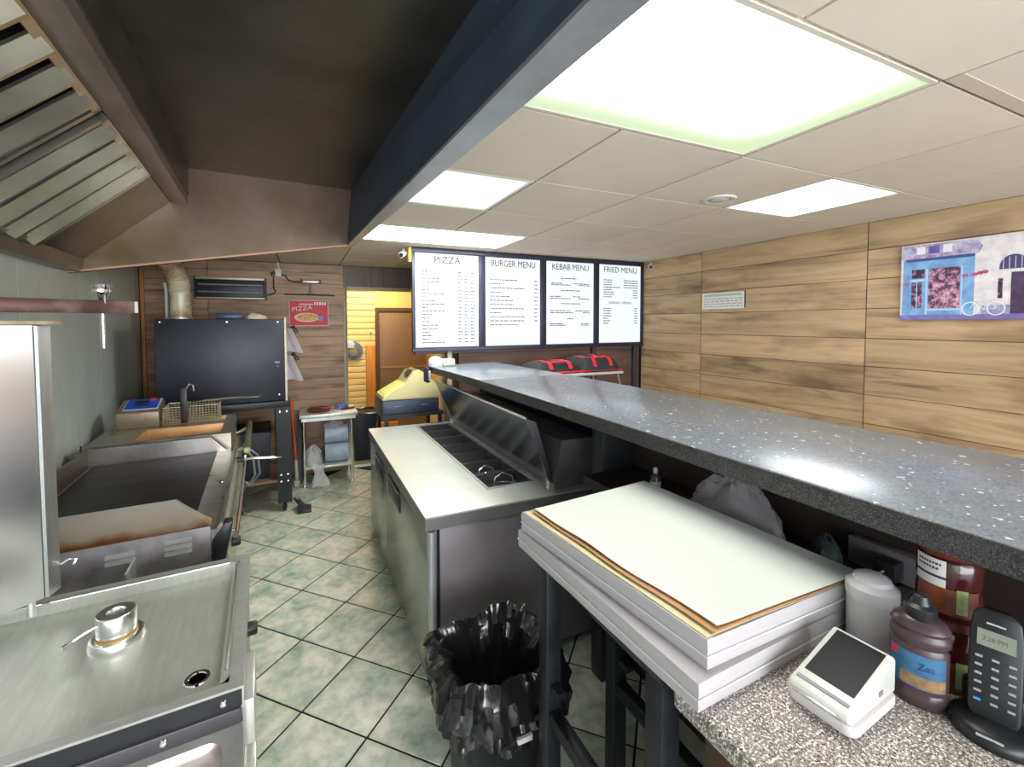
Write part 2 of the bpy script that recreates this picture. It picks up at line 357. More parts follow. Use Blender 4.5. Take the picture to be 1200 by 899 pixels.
def text(b, string, org, xd, yd, width=None, height=.1, depth=.0, align='LEFT', squash=None):
    """add lettering to builder b: org lower left, xd / yd unit directions of the writing"""
    cu = bpy.data.curves.new('lettering', 'FONT'); cu.body = string; cu.size = 1.0; cu.resolution_u = 3; cu.extrude = 0
    ob = bpy.data.objects.new('lettering', cu); me = bpy.data.meshes.new_from_object(ob)
    xs = [v.co.x for v in me.vertices]; ys = [v.co.y for v in me.vertices]
    if not xs: return b
    x0, x1, y0, y1 = min(xs), max(xs), min(ys), max(ys)
    sy = height/max(1e-6, y1-y0); sx = (width/(x1-x0)) if width else sy
    org, xd, yd = Vector(org), Vector(xd), Vector(yd)
    wd = (x1-x0)*sx
    off = {'LEFT': 0, 'CENTER': -wd/2, 'RIGHT': -wd}[align]
    n = len(b.v)
    for v in me.vertices: b.v.append(org + xd*((v.co.x-x0)*sx+off) + yd*((v.co.y-y0)*sy))
    for p in me.polygons: b.f.append(tuple(n+i for i in p.vertices))
    bpy.data.objects.remove(ob); bpy.data.curves.remove(cu); bpy.data.meshes.remove(me)
    return b
def rr(x0, x1, y0, y1, r, n=5):        # rounded rectangle outline
    pts = []
    for cx, cy, a0 in ((x1-r, y0+r, -pi/2), (x1-r, y1-r, 0), (x0+r, y1-r, pi/2), (x0+r, y0+r, pi)):
        for i in range(n+1): a = a0 + pi/2*i/n; pts.append((cx+r*cos(a), cy+r*sin(a)))
    return pts

# ================================================================== THE ROOM
ZC = 2.33; XR = 3.40; YB = 5.35; YF = -2.4; VL = -1.02; YM = 3.85
TX0, TY0 = 0.9995, 0.6334              # ceiling grid
HV, HU = 0.655, 3.66                   # hood edge and hood end in the cooking line's frame

# floor: grout bed and single glazed tiles laid on the diagonal
fl = struct('floor', B().box(-1.9, 3.5, YF-.1, YB+.02, -.06, -.004), grout, 'mottled green ceramic tile floor laid on the diagonal')
ts = .34; tme = mesh_of('tile', B().box(-ts/2+.0048, ts/2-.0048, -ts/2+.0048, ts/2-.0048, -.008, 0), tile_m, bevel=.0015, seg=1)
ang = -0.7866; ca, sa = cos(ang), sin(ang); fx, fy = .2123, 4.2155
cand = []
for a in range(-30, 30):
    for b_ in range(-30, 30):
        x = fx + ts*(ca*(b_+.5) + sa*(a+.5)); y = fy + ts*(sa*(b_+.5) - ca*(a+.5))
        v = x*cos(PH) + y*sin(PH)
        if v > VL+.22 and x < XR-.26 and -1.4 < y < YB-.02: cand.append((hypot(x-.3, y-1.0) if x < 1.75 else 50+x, x, y))
cand.sort()
for i, (d, x, y) in enumerate(cand[:300]): piece('tile', tme, fl, (x, y, 0), ang + (i % 4)*pi/2)

# ceiling: lay-in tiles on a grid, cut along the hood
def clip(poly, keep):
    out = []
    for i in range(len(poly)):
        p, q = poly[i], poly[(i+1) % len(poly)]; kp, kq = keep(p), keep(q)
        if kp >= 0: out.append(p)
        if (kp >= 0) != (kq >= 0):
            t = kp/(kp-kq); out.append((p[0]+(q[0]-p[0])*t, p[1]+(q[1]-p[1])*t))
    return out
def vv(p): return p[0]*cos(PH) + p[1]*sin(PH)
def uu(p): return -p[0]*sin(PH) + p[1]*cos(PH)
def from_l(v, u): return (v*cos(PH)-u*sin(PH), v*sin(PH)+u*cos(PH))
cb = B()
pA = [from_l(HV, YF), (XR+.1, YF-.3), (XR+.1, YB), from_l(HV, YB)]
cb.prism(pA, ZC+.030, ZC+.06, 2)
cb.prism([from_l(VL-.05, HU+.01), from_l(HV, HU+.01), from_l(HV, YB+.3), from_l(VL-.05, YB+.3)], ZC+.030, ZC+.06, 2)
ceil = struct('ceiling', cb, gap_m, 'suspended ceiling of off-white square tiles')
LIGHTS = {(-1, 0): 'big', (0, 0): 'big', (-1, 2): 'unlit', (-1, 4): 'far', (0, 4): 'far', (2, 1): 'small'}
shared = {}
for ix in range(-5, 5):
    for iy in range(-6, 8):
        if (ix, iy) in LIGHTS: continue
        x0, y0 = TX0+.6*ix, TY0+.6*iy; g = .0052
        x1, y1 = min(x0+.6, XR-.002), min(y0+.6, YB-.002)
        if x1-x0 < .1 or y1-y0 < .1 or y0 < YF: continue
        poly = [(x0+g, y0+g), (x1-g, y0+g), (x1-g, y1-g), (x0+g, y1-g)]
        full = len(poly)
        near = uu((x0, y0)) < HU or uu((x1, y0)) < HU
        if near:
            if uu((x0+.3, y0+.3)) > HU and vv((x0, y0)) < HV: poly = clip(poly, lambda p: uu(p)-HU-.012)
            else: poly = clip(poly, lambda p: vv(p)-HV-.004)
        poly = clip(poly, lambda p: vv(p)-VL-.004)
        if len(poly) < 3: continue
        cxm, cym = x0+.3, y0+.3
        if len(poly) == 4 and all(abs(p[0]-q[0]) < 1e-6 and abs(p[1]-q[1]) < 1e-6 for p, q in zip(poly, [(x0+g,y0+g),(x0+.6-g,y0+g),(x0+.6-g,y0+.6-g),(x0+g,y0+.6-g)])):
            if 'full' not in shared: shared['full'] = mesh_of('ceiling_tile', B().box(-.3+g, .3-g, -.3+g, .3-g, 0, .030), ceil_m)
            me = shared['full']
        else: me = mesh_of('ceiling_tile', B().prism([(p[0]-cxm, p[1]-cym) for p in poly], 0, .030, 2), ceil_m)
        piece('ceiling_tile', me, ceil, (cxm, cym, ZC))
part('runner', B().box(TX0+.6, XR-.004, TY0-.045, TY0-.006, ZC-.0015, ZC+.0), runner_m, ceil)
part('wall_angle', B().box(XR-.024, XR-.003, YF+.1, YM, ZC-.004, ZC), runner_m, ceil)

# walls
wr = struct('wall_right', B().box(XR, XR+.1, YF, YB+.1, -.004, ZC+.05), mat('groove_brown', s2l(70,50,36), .8), 'oak laminate plank wall on the customer side')
cols = [YF, -.97, .36, 1.69, 3.02, YM-.03]
zs = [0, .246, .436, .626, .816, 1.006, 1.196, 1.384, 1.568, 1.763, 1.955, 2.146, ZC-.004]
for i in range(len(cols)-1):
    for j in range(len(zs)-1):
        y0, y1, z0, z1 = cols[i], cols[i+1], zs[j], zs[j+1]
        me = mesh_of('plank', B().box(-.008, 0, -(y1-y0)/2+.003, (y1-y0)/2-.003, -(z1-z0)/2+.0016, (z1-z0)/2-.0016), oak, bevel=.0015, seg=1)
        piece('plank', me, wr, (XR, (y0+y1)/2, (z0+z1)/2))
wl = struct('wall_left', B().box(VL-.1, VL-.004, YF, 5.6, -.004, 2.78), plaster, 'stainless sheet clad wall behind the cooking line', frame=LF)
for u0, u1 in ((-2.3, -.9), (-.9, .5), (.5, 1.75), (1.75, 2.99), (2.99, 4.2), (4.2, 5.27)):
    part('steel_sheet', B().box(VL-.004, VL, u0+.002, u1-.002, 0, 2.75), steel_wall, wl, bevel=.001, seg=1)
# back wall with the doorway
wb = struct('wall_back', B().box(-1.6, .44, YB+.012, YB+.1, -.004, ZC+.05).box(.44, 1.62, YB+.012, YB+.1, 2.07, ZC+.05).box(1.62, XR, YB+.012, YB+.1, -.004, ZC+.05), mat('groove_dark', s2l(52,38,30), .8), 'brown wood plank wall at the back of the kitchen')
for c0, c1 in ((-1.40, -.86), (-.86, .44)):
    z = 0.0; k = 0
    while z < ZC-.02:
        h = .1165 if z > .5 else .2; z1 = min(z+h, ZC-.004)
        me = mesh_of('plank', B().box(-(c1-c0)/2+.002, (c1-c0)/2-.002, 0, .012, -(z1-z)/2+.001, (z1-z)/2-.001), brownwood, bevel=.0012, seg=1)
        piece('plank', me, wb, ((c0+c1)/2, YB, (z+z1)/2)); z = z1
part('door_head_panel', B().box(.44, 1.62, YB-.002, YB+.012, 2.09, ZC-.004), greywood, wb)
part('plank', B().box(1.62, XR-.01, YB, YB+.012, 0, ZC-.004), brownwood, wb)
struct('trim_1', B().box(.435, .472, YB-.02, YB+.1, 0, 2.09).box(.472, 1.62, YB-.02, YB+.1, 2.055, 2.09).box(1.585, 1.62, YB-.02, YB+.1, 0, 2.055), mat('door_casing', s2l(176,168,140), .5), 'pale casing around the doorway to the back room', bevel=.003)
struct('trim_2', B().box(-1.405, -1.375, YB-.03, YB-.001, 0, ZC-.01), mat('corner_strip', s2l(176,120,70), .5, var=.2, vscale=4), 'orange-brown corner strip between steel and wood walls', bevel=.003)
# front wall with the shop window (behind the viewer)
struct('wall_front', B().box(-1.9, -.85, YF-.1, YF, -.004, 2.8).box(2.75, 3.5, YF-.1, YF, -.004, 2.8).box(-.85, 2.75, YF-.1, YF, -.004, .6).box(-.85, 2.75, YF-.1, YF, 2.3, 2.8), plaster, 'plaster shop front wall')
wf = struct('window_1', B().box(-.85, -.79, YF-.08, YF-.02, .6, 2.3).box(2.69, 2.75, YF-.08, YF-.02, .6, 2.3).box(-.79, 2.69, YF-.08, YF-.02, .6, .66).box(-.79, 2.69, YF-.08, YF-.02, 2.24, 2.3).box(.92, .98, YF-.08, YF-.02, .66, 2.24), white_plastic, 'shop front window with white frame')
part('pane', B().box(-.79, .92, YF-.052, YF-.048, .66, 2.24), mat('window_glass', (.9,.95,.95), .02, alpha=.12), wf)
part('pane', B().box(.98, 2.69, YF-.052, YF-.048, .66, 2.24), MATS['window_glass'], wf)
# partition behind the menu boards
wm = struct('wall_menu', B().box(.90, XR, YM+.012, YM+.05, 1.40, ZC+.01).box(1.30, XR, YM+.012, YM+.05, -.004, 1.40), mat('groove_dark2', s2l(40,30,30), .8), 'dark wood partition under the menu boards')
z = 0
while z < ZC-.02:
    z1 = min(z+.2, ZC-.004); x0 = .90 if z >= 1.39 else 1.30
    part('plank', B().box(x0+.001, XR-.012, YM, YM+.012, z+.0015, z1-.0015), panelwood, wm, bevel=.001, seg=1); z = z1

# back room seen through the doorway
RY = 6.62
struct('floor_back_room', B().box(.2, 2.2, YB+.1, RY+.3, -.06, -.002), tile_m, 'tiled floor of the back room')
struct('ceiling_back_room', B().box(.2, 2.2, YB+.1, RY+.3, 2.5, 2.55), plaster, 'plaster ceiling of the back room')
struct('wall_back_room', B().box(.2, 2.2, RY+.02, RY+.1, -.002, 2.55).box(.2, .25, YB+.1, RY+.1, -.002, 2.55).box(2.15, 2.2, YB+.1, RY+.1, -.002, 2.55), mat('cream_wall', s2l(235,205,130), .8), 'cream yellow wall of the back room')
sl = struct('wall_boards', B().box(.27, .975, RY+.008, RY+.02, .25, 2.48), mat('board_groove', s2l(96,64,26), .8), 'yellow board cladding in the back room')
z = .27; me = mesh_of('board', B().box(-.352, .352, -.012, .008, -.0405, .0405), yellowwood, bevel=.004)
while z < 2.46: piece('board', me, sl, (.622, RY, z+.043)); z += .0885
struct('door_1', B().box(1.02, 1.70, RY-.05, RY+.01, 0, 1.84), doorwood, 'plain brown door in the back room', bevel=.004)
part('door_rail', B().box(1.03, 1.69, RY-.058, RY-.05, 1.02, 1.05), mat('door_rail', s2l(170,128,86), .45), bpy.data.objects['door_1'])
struct('trim_3', B().box(.965, 1.015, RY-.07, RY+.01, 0, 1.90).box(1.015, 1.72, RY-.07, RY+.01, 1.845, 1.90), mat('dark_casing', s2l(96,66,40), .5), 'dark casing of the brown door')
struct('trim_4', B().box(.83, .955, RY-.09, RY-.016, 0, 1.36), orangewood, 'orange pine post beside the yellow boards', bevel=.004)
struct('trim_5', B().box(.27, .83, RY-.07, RY-.016, .17, .30).box(.955, 1.25, RY-.16, RY-.08, .14, .25), orangewood, 'orange pine skirting in the back room', bevel=.004)

# ================================================================== CEILING LAMPS
def ceiling_lamp(name, label, x0, x1, y0, y1, m, clipv=False):
    cx_, cy_ = (x0+x1)/2, (y0+y1)/2
    t = thing(name, label, 'light', (cx_, cy_, ZC), group=None)
    poly = [(x0+.006, y0+.006), (x1-.006, y0+.006), (x1-.006, y1-.006), (x0+.006, y1-.006)]
    inner = [(x0+.02, y0+.02), (x1-.02, y0+.02), (x1-.02, y1-.02), (x0+.02, y1-.02)]
    if clipv:
        poly = clip(poly, lambda p: vv(p)-HV-.006); inner = clip(inner, lambda p: vv(p)-HV-.02)
    part('diffuser', B().prism(inner, ZC+.001, ZC+.005, 2), m, t, smooth=False)
    fr = B(); n = len(poly)
    for i in range(n):
        a, b_, c_, d = poly[i], poly[(i+1) % n], inner[(i+1) % n], inner[i]
        fr.hexa([(*a, ZC-.001), (*b_, ZC-.001), (*c_, ZC-.001), (*d, ZC-.001), (*a, ZC+.011), (*b_, ZC+.011), (*c_, ZC+.011), (*d, ZC+.011)])
    part('frame', fr, mat('lamp_frame', s2l(205,198,184), .5), t)
    return t
ceiling_lamp('ceiling_light', 'largest glowing ceiling light panel above the counter nearest the viewer', TX0-.6, TX0+.6, TY0, TY0+.6,
             lamp_mat('lamp_big', (1,1,.97), (.80,1.0,.60), PANEL*1.3, 1.2, .6, .28, .10), True)
ceiling_lamp('ceiling_light', 'square white ceiling light panel near the oak wall', TX0+1.2, TX0+1.8, TY0+.6, TY0+1.2,
             lamp_mat('lamp_small', (.93,.98,1), (.85,.96,1), PANEL*.95, .6, .6, .06))
ceiling_lamp('ceiling_light', 'wide glowing ceiling light panel just in front of the menu boards', TX0-.6, TX0+.6, TY0+2.4, TY0+3.0,
             lamp_mat('lamp_far', (1,1,.93), (.92,.95,.75), PANEL*1.8, 1.2, .6, .06), True)
ceiling_lamp('ceiling_light', 'dim pale ceiling light panel with an added glow beside the extractor hood', TX0-.6, TX0, TY0+1.2, TY0+1.8,  # panel is off: its faint emission stands in for light it reflects
             lamp_mat('unlit_panel_glow', (.86,.95,.93), (.80,.90,.86), .92, .6, .6, .06), True)
t = thing('ceiling_vent', 'small round white vent in a ceiling tile beside the square light panel', 'vent', (2.03, 1.70, ZC))
part('rim', B().lathe([(.052,0),(.055,-.006),(.070,-.010),(.080,-.008),(.084,0)], (2.03,1.70,ZC), 32), white_plastic, t)
part('disc', B().lathe([(0,-.012),(.035,-.011),(.046,-.006),(.048,0)], (2.03,1.70,ZC), 32), mat('vent_disc', s2l(196,184,170), .6), t)
# back room lamp
t = thing('back_room_lamp', 'warm round ceiling lamp of the back room', 'lamp', (.85, 5.95, 2.5))
part('base', B().lathe([(0,0),(.09,0),(.09,-.02),(0,-.02)], (.85,5.95,2.5), 24), white_plastic, t)
part('globe', B().lathe([(.085,-.02),(.11,-.05),(.09,-.09),(.05,-.11),(0,-.115)], (.85,5.95,2.5), 24), mat('globe', (1,.9,.7), .4, emit=(1,.88,.66), estr=95), t)

# ================================================================== EXTRACTOR HOOD (frame of the cooking line)
U0 = -1.3
hood = thing('extractor_hood', 'large dark stainless extractor hood over the cooking line', 'extractor hood', (-.2, 1.2, 1.99), LF)
part('end_panel', B().prism([(VL+.003, 1.99), (.645, 2.285), (.655, 2.74), (VL+.003, 2.74)], HU-.022, HU, 1), steel_amber, hood, label='grease stained end panel')
part('end_rim', B().hexa([(VL+.003, HU-.05, 1.985), (.645, HU-.05, 2.28), (.645, HU, 2.28), (VL+.003, HU, 1.985), (VL+.003, HU-.05, 1.998), (.645, HU-.05, 2.293), (.645, HU, 2.293), (VL+.003, HU, 1.998)]), mat('rim_copper', s2l(150,118,98), .4, .8), hood)
part('end_panel', B().prism([(VL+.003, 1.99), (.645, 2.285), (.655, 2.74), (VL+.003, 2.74)], U0, U0+.022, 1), steel_hood, hood)
part('top_plate', B().box(-.415, .655, U0, HU, 2.712, 2.735), steel_hood, hood)
vin = lambda u: .552 + (u-.68)*.01728
part('front_panel', B().hexa([(vin(U0), U0, 2.29), (vin(U0)+.012, U0, 2.29), (vin(HU)+.012, HU-.02, 2.29), (vin(HU), HU-.02, 2.29), (.628, U0, 2.712), (.655, U0, 2.712), (.655, HU-.02, 2.712), (.640, HU-.02, 2.712)]), navy_metal, hood)
part('front_lip', B().hexa([(vin(U0), U0, 2.278), (.645, U0, 2.278), (.645, HU, 2.278), (vin(HU), HU, 2.278), (vin(U0), U0, 2.290), (.645, U0, 2.290), (.645, HU, 2.290), (vin(HU), HU, 2.290)]).box(.645, .652, U0, HU, 2.278, 2.34), lip_metal, hood, label='grey folded front lip')
part('channel', B().box(-.505, -.412, U0, HU-.022, 2.475, 2.712), mat('channel_steel', (.42,.35,.31), .4, .75, var=.2, vscale=3, rvar=.08), hood, label='long box channel above the filters', bevel=.004)
part('channel_plate', B().box(-.412, -.405, U0, HU-.022, 2.53, 2.712), steel_dark, hood)
part('gutter', B().prism([(VL+.003, 1.995), (-.955, 1.995), (-.945, 2.075), (-.955, 2.075), (-.962, 2.01), (VL+.003, 2.01)], U0, HU-.022, 1), steel_dark, hood, label='dark grease gutter along the wall')
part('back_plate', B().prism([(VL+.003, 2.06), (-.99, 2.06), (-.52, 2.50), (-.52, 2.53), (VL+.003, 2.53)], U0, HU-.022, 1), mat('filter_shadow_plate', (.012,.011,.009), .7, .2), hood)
# baffle filters
P0, P1 = Vector((-.965, 0, 2.075)), Vector((-.515, 0, 2.483)); TD = (P1-P0).normalized(); NR = Vector((TD.z, 0, -TD.x))
def on(s_, u, n): q = P0 + TD*s_ + NR*n; return (q.x, u, q.z)
LN = (P1-P0).length
part('filter_end_plate', B().hexa([on(0, 3.02, .004), on(LN, 3.02, .004), on(LN, HU-.024, .004), on(0, HU-.024, .004), on(0, 3.02, .012), on(LN, 3.02, .012), on(LN, HU-.024, .012), on(0, HU-.024, .012)]), mat('plate_steel', (.24,.21,.15), .32, .9, var=.3, vscale=3, rvar=.1), hood)
for fi, (a, b_, dark) in enumerate(((2.235, 3.005, 0), (1.44, 2.175, 1), (.68, 1.41, 1), (-.08, .65, 1), (-.84, -.11, 1))):
    fr = B()
    for (s0, s1, ua, ub) in ((0, .03, a, b_), (LN-.03, LN, a, b_), (0, LN, a, a+.025), (0, LN, b_-.025, b_)):
        fr.hexa([on(s0, ua, .004), on(s1, ua, .004), on(s1, ub, .004), on(s0, ub, .004), on(s0, ua, .026), on(s1, ua, .026), on(s1, ub, .026), on(s0, ub, .026)])
    f = part('baffle_filter', fr, steel_slat, hood)
    n = 4; pitch = (b_-a-.05)/n
    for k in range(n):
        c = a+.025+pitch*(k+.5); hw = pitch*.5-.034
        bb = B()
        prof = [(-hw, .006), (-hw, .016), (-.010, .052), (.004, .052), (hw, .026), (hw, .006), (.0, .02)]
        nn = len(prof)
        vs = [on(.012, c+x, y) for x, y in prof] + [on(LN-.012, c+x, y) for x, y in prof]
        bb.add(vs, [tuple(range(nn)), tuple(range(2*nn-1, nn-1, -1))] + [(i, nn+i, nn+(i+1) % nn, (i+1) % nn) for i in range(nn)])
        part('slat', bb, steel_slat, f, smooth=False)

# ================================================================== MENU BOARDS
menu_lit = mat('lit_menu_face', (.16,.17,.18), .5, emit=(.90,.96,1.0), estr=MENU)
menu_frame = mat('menu_frame_dark', s2l(52,54,72), .4, .4)
mb = thing('menu_gantry', 'dark metal gantry framing the four lit menu boards', 'frame', (2.13, 3.80, 1.42))
fb = [.868, 1.508, 2.148, 2.776, 3.392]
part('top_rail', B().box(.868, 3.392, 3.785, 3.845, 2.288, 2.325), menu_frame, mb, bevel=.002)
part('bottom_rail', B().box(.868, 3.392, 3.785, 3.845, 1.425, 1.458), menu_frame, mb, bevel=.002)
for i, x in enumerate(fb):
    w0 = .03 if 0 < i < 4 else .02
    part('mullion', B().box(x-w0+(.02 if i == 0 else 0)-(.012 if i == 4 else 0), x+w0-(.012 if i == 4 else 0), 3.787, 3.845, 1.458, 2.288), menu_frame, mb, bevel=.002)
for x, m_ in ((1.20, mat('pale_post', s2l(150,140,120), .5)), (2.76, mat('dark_post', s2l(70,72,84), .4, .6)), (3.30, MATS['dark_post'])):
    part('post', B().box(x-.02, x+.02, 3.80, 3.84, 0, 1.425), m_, mb, bevel=.002)
part('yellow_tape', B().box(.842, .866, 3.80, 3.84, 2.20, 2.325), mat('amber', s2l(225,170,60), .5), mb)
def menu(i, name, label, title, rows, extra=None):
    x0, x1 = fb[i]+.032, fb[i+1]-(.032 if i < 3 else .034)
    if i == 0: x0 = fb[0]+.024
    y = 3.797; z0, z1 = 1.462, 2.284
    t = thing(name, label, 'menu board', ((x0+x1)/2, y, z0))
    part('lightbox', B().box(x0, x1, y, 3.84, z0, z1), mat('lightbox_edge', s2l(150,152,158), .4), t)
    part('lit_face', B().box(x0+.006, x1-.006, y-.003, y, z0+.006, z1-.006), menu_lit, t, smooth=False)
    b = B(); text(b, title, ((x0+x1)/2, y-.006, z1-.084), (1,0,0), (0,0,1), width=.24 if len(title) < 6 else min(.46, .043*len(title)), height=.058, align='CENTER')
    part('title_lettering', b, mat('title_ink', s2l(40,42,48), .9, spec=.1), t, smooth=False)
    b = B(); rnd = random.Random(i+3)
    for r in rows:
        zz, xa, xb = r[0], r[1], r[2]
        h = .0085
        x = x0 + xa*(x1-x0); xe = x0 + xb*(x1-x0)
        while x < xe:
            wd = rnd.uniform(.012, .045); e = min(x+wd, xe)
            b.add([(x, y-.005, z0+zz), (e, y-.005, z0+zz), (e, y-.005, z0+zz+h), (x, y-.005, z0+zz+h)], [(0,1,2,3)]); x = e+.006
    part('menu_lines', b, mat('line_ink', s2l(66,70,78), .9, spec=.1), t, kind='stuff', smooth=False)
    if extra:
        b = B(); extra(b, x0, x1, y, z0); part('second_lettering', b, MATS['title_ink'], t, smooth=False)
    return t
rows = []
for k in range(21):
    zz = .66 - k*.0305 - (.01 if k > 3 else 0)
    rows.append((zz, .10, .10+random.choice([.12,.16,.2,.26,.36,.3]))); 
    for c in (.66, .76, .86): rows.append((zz, c, c+.065))
menu(0, 'menu_board', 'lit menu board headed PIZZA', 'PIZZA', rows)
rows = [(.61-.038*k, .08, .08+random.choice([.2,.35,.46,.5,.62,.42])) for k in range(12)]; rows += [(.61-.038*k, .88, .95) for k in range(11)]
menu(1, 'menu_board', 'lit menu board headed BURGER MENU', 'BURGER MENU', rows)
rows = [(.65,.3,.62),(.60,.10,.32),(.585,.1,.5),(.60,.56,.9),(.585,.66,.9),(.53,.3,.7),(.47,.08,.3),(.45,.08,.5),(.47,.55,.7),(.45,.66,.9),(.40,.3,.7),(.33,.08,.5),(.31,.08,.55),(.33,.6,.9),(.31,.76,.9),(.25,.42,.55),(.20,.08,.34),(.185,.08,.4),(.20,.72,.9),(.185,.72,.9)]
menu(2, 'menu_board', 'lit menu board headed KEBAB MENU', 'KEBAB MENU', rows)
rows = [(.655-.025*k, .1, .1+random.choice([.2,.25,.4])) for k in range(8)] + [(.655-.025*k, .58, .92) for k in range(4)] + [(.55-.025*k, .8, .92) for k in range(4)] + [(.36-.026*k, .1, .2+.12*random.random()) for k in range(7)] + [(.36-.026*k, .84, .92) for k in range(7)]
menu(3, 'menu_board', 'lit menu board headed FRIED MENU beside the oak wall', 'FRIED MENU', rows,
     lambda b, x0, x1, y, z0: text(b, 'DRINKS MENU', ((x0+x1)/2, y-.006, z0+.41), (1,0,0), (0,0,1), width=.30, height=.026, align='CENTER'))
# two small security cameras
def cctv(label, c, d):
    t = thing('security_camera', label, 'camera', c)
    c = Vector(c); d = Vector(d).normalized()
    part('mount', B().tube([c, c+Vector((0,0,-.03))], .018, 12), grey_plastic, t)
    h = part('housing', B().tube([c+Vector((0,0,-.04))-d*.03, c+Vector((0,0,-.04))+d*.055], .024, 16), white_plastic, t)
    part('lens', B().tube([c+Vector((0,0,-.04))+d*.055, c+Vector((0,0,-.04))+d*.062], .019, 16), black_plastic, h)
cctv('small security camera high in the corner beside the FRIED MENU board', (3.33, 3.62, 2.305), (-.6,-.8,-.3))
cctv('small dark security camera left of the PIZZA board', (.80, 3.82, 2.305), (-.5,-.8,-.3))

# ================================================================== BAR COUNTER
bar = thing('bar_counter', 'long raised counter with speckled grey laminate top', 'counter', (1.37, 1.5, 0))
BX0, BX1, BT = 1.0, 1.715, 1.32
bd = lambda y: BX0 + .035*max(0, (1.2-y)/1.2)
part('counter_top', B().hexa([(1.035,-.9,BT-.045),(1.745,-.9,BT-.045),(1.665,2.60,BT-.045),(1.005,2.60,BT-.045),(1.035,-.9,BT),(1.745,-.9,BT),(1.665,2.60,BT),(1.005,2.60,BT)]), lamin, bar, bevel=.004)
part('counter_top', B().hexa([(1.005,2.604,BT-.045),(1.665,2.604,BT-.045),(1.60,3.77,BT-.045),(.955,3.62,BT-.045),(1.005,2.604,BT),(1.665,2.604,BT),(1.60,3.77,BT),(.955,3.62,BT)]), lamin, bar, bevel=.004)
part('edge_band', B().hexa([(1.031,-.9,BT-.05),(1.034,-.9,BT-.05),(1.004,2.60,BT-.05),(1.001,2.60,BT-.05),(1.031,-.9,BT-.002),(1.034,-.9,BT-.002),(1.004,2.60,BT-.002),(1.001,2.60,BT-.002)]), lamin_edge, bar)
part('edge_band', B().hexa([(1.001,2.604,BT-.05),(1.004,2.604,BT-.05),(.954,3.62,BT-.05),(.951,3.62,BT-.05),(1.001,2.604,BT-.002),(1.004,2.604,BT-.002),(.954,3.62,BT-.002),(.951,3.62,BT-.002)]), lamin_edge, bar)
part('customer_panel', B().box(1.50, 1.54, -.9, 3.72, 0, BT-.045), panelwood, bar)
part('back_board', B().box(1.43, 1.50, -.9, 1.66, 0, BT-.045), darkbrown, bar, label='dark brown board under the counter top')
part('end_post', B().box(1.24, 1.50, 1.64, 1.72, 0, BT-.045), black_metal, bar, bevel=.003)
part('post', B().box(1.425, 1.465, 1.76, 1.82, 0, BT-.045), black_metal, bar)
part('fascia', B().box(1.44, 1.50, 1.72, 3.70, .9, BT-.045), mat('navy_fascia', (.03,.04,.075), .35, .4), bar)
part('switch_box', B().box(1.425, 1.44, 3.2, 3.24, 1.18, 1.23), grey_plastic, bar, bevel=.003)

# ================================================================== PREP FRIDGE
FX0, FX1, FY0, FY1, FT = .478, 1.41, 1.885, 3.70, .823
fr = thing('prep_fridge', 'stainless prep counter fridge with open lid in front of the bar', 'fridge', (.94, 2.8, 0))
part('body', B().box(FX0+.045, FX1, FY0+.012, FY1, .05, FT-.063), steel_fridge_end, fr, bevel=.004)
for x in (.56, 1.33):
    for y in (1.97, 3.6): part('foot', B().tube([(x,y,0),(x,y,.05)], .025, 12), black_plastic, fr)
for i, (a, b_) in enumerate(((FY0+.02, 2.95), (2.962, FY1-.005))):
    d = part('door', B().box(FX0+.012, FX0+.045, a, b_, .055, FT-.07), steel_fridge, fr, bevel=.005)
    ha, hb = (2.50, 2.86) if i == 0 else (3.04, 3.40)
    h = part('handle_recess', B().box(FX0+.006, FX0+.014, ha, hb, .60, .72), black_plastic, d, bevel=.003)
    part('handle_lip', B().box(FX0+.002, FX0+.008, ha+.02, hb-.02, .70, .712), steel_fridge, d)
part('corner_trim', B().tube([(FX0+.03, FY0+.010, .05), (FX0+.03, FY0+.010, FT-.068)], .018, 16), mat('pale_trim', s2l(196,196,204), .35, .6), fr, label='pale rounded corner trim')
part('shadow_gap', B().box(FX0+.052, FX0+.066, FY0+.008, FY0+.014, .05, FT-.065), black_plastic, fr)
part('sticker', B().add([(FX0+.0115, 2.02, .10), (FX0+.0115, 2.05, .10), (FX0+.0115, 2.05, .17), (FX0+.0115, 2.02, .17)], [(0,1,2,3)]), mat('yellow_sticker', s2l(200,190,110), .6), fr)
# worktop with the pan well cut out
WX0, WX1, WY0, WY1 = .862, 1.13, 2.09, 3.62
wt = B()
for (a, b_, c_, d) in ((FX0, WX0, FY0, FY1), (WX1, FX1, FY0, FY1), (WX0, WX1, FY0, WY0), (WX0, WX1, WY1, FY1)): wt.box(a, b_, c_, d, FT-.008, FT)
part('worktop', wt, steel_top, fr)
part('worktop_fold', B().box(FX0, FX0+.012, FY0, FY1, FT-.062, FT-.008).box(FX0+.012, FX1, FY0, FY0+.012, FT-.062, FT-.008).box(FX0+.012, FX1, FY1-.012, FY1, FT-.062, FT-.008), mat('fold_steel', (.26,.24,.245), .42, .6, var=.15, vscale=6), fr, label='folded darker worktop edge')
part('well_rim', B().box(WX0-.012, WX0, WY0-.012, WY1+.012, FT, FT+.006).box(WX1, WX1+.012, WY0-.012, WY1+.012, FT, FT+.006).box(WX0, WX1, WY0-.012, WY0, FT, FT+.006).box(WX0, WX1, WY1, WY1+.012, FT, FT+.006), steel, fr)
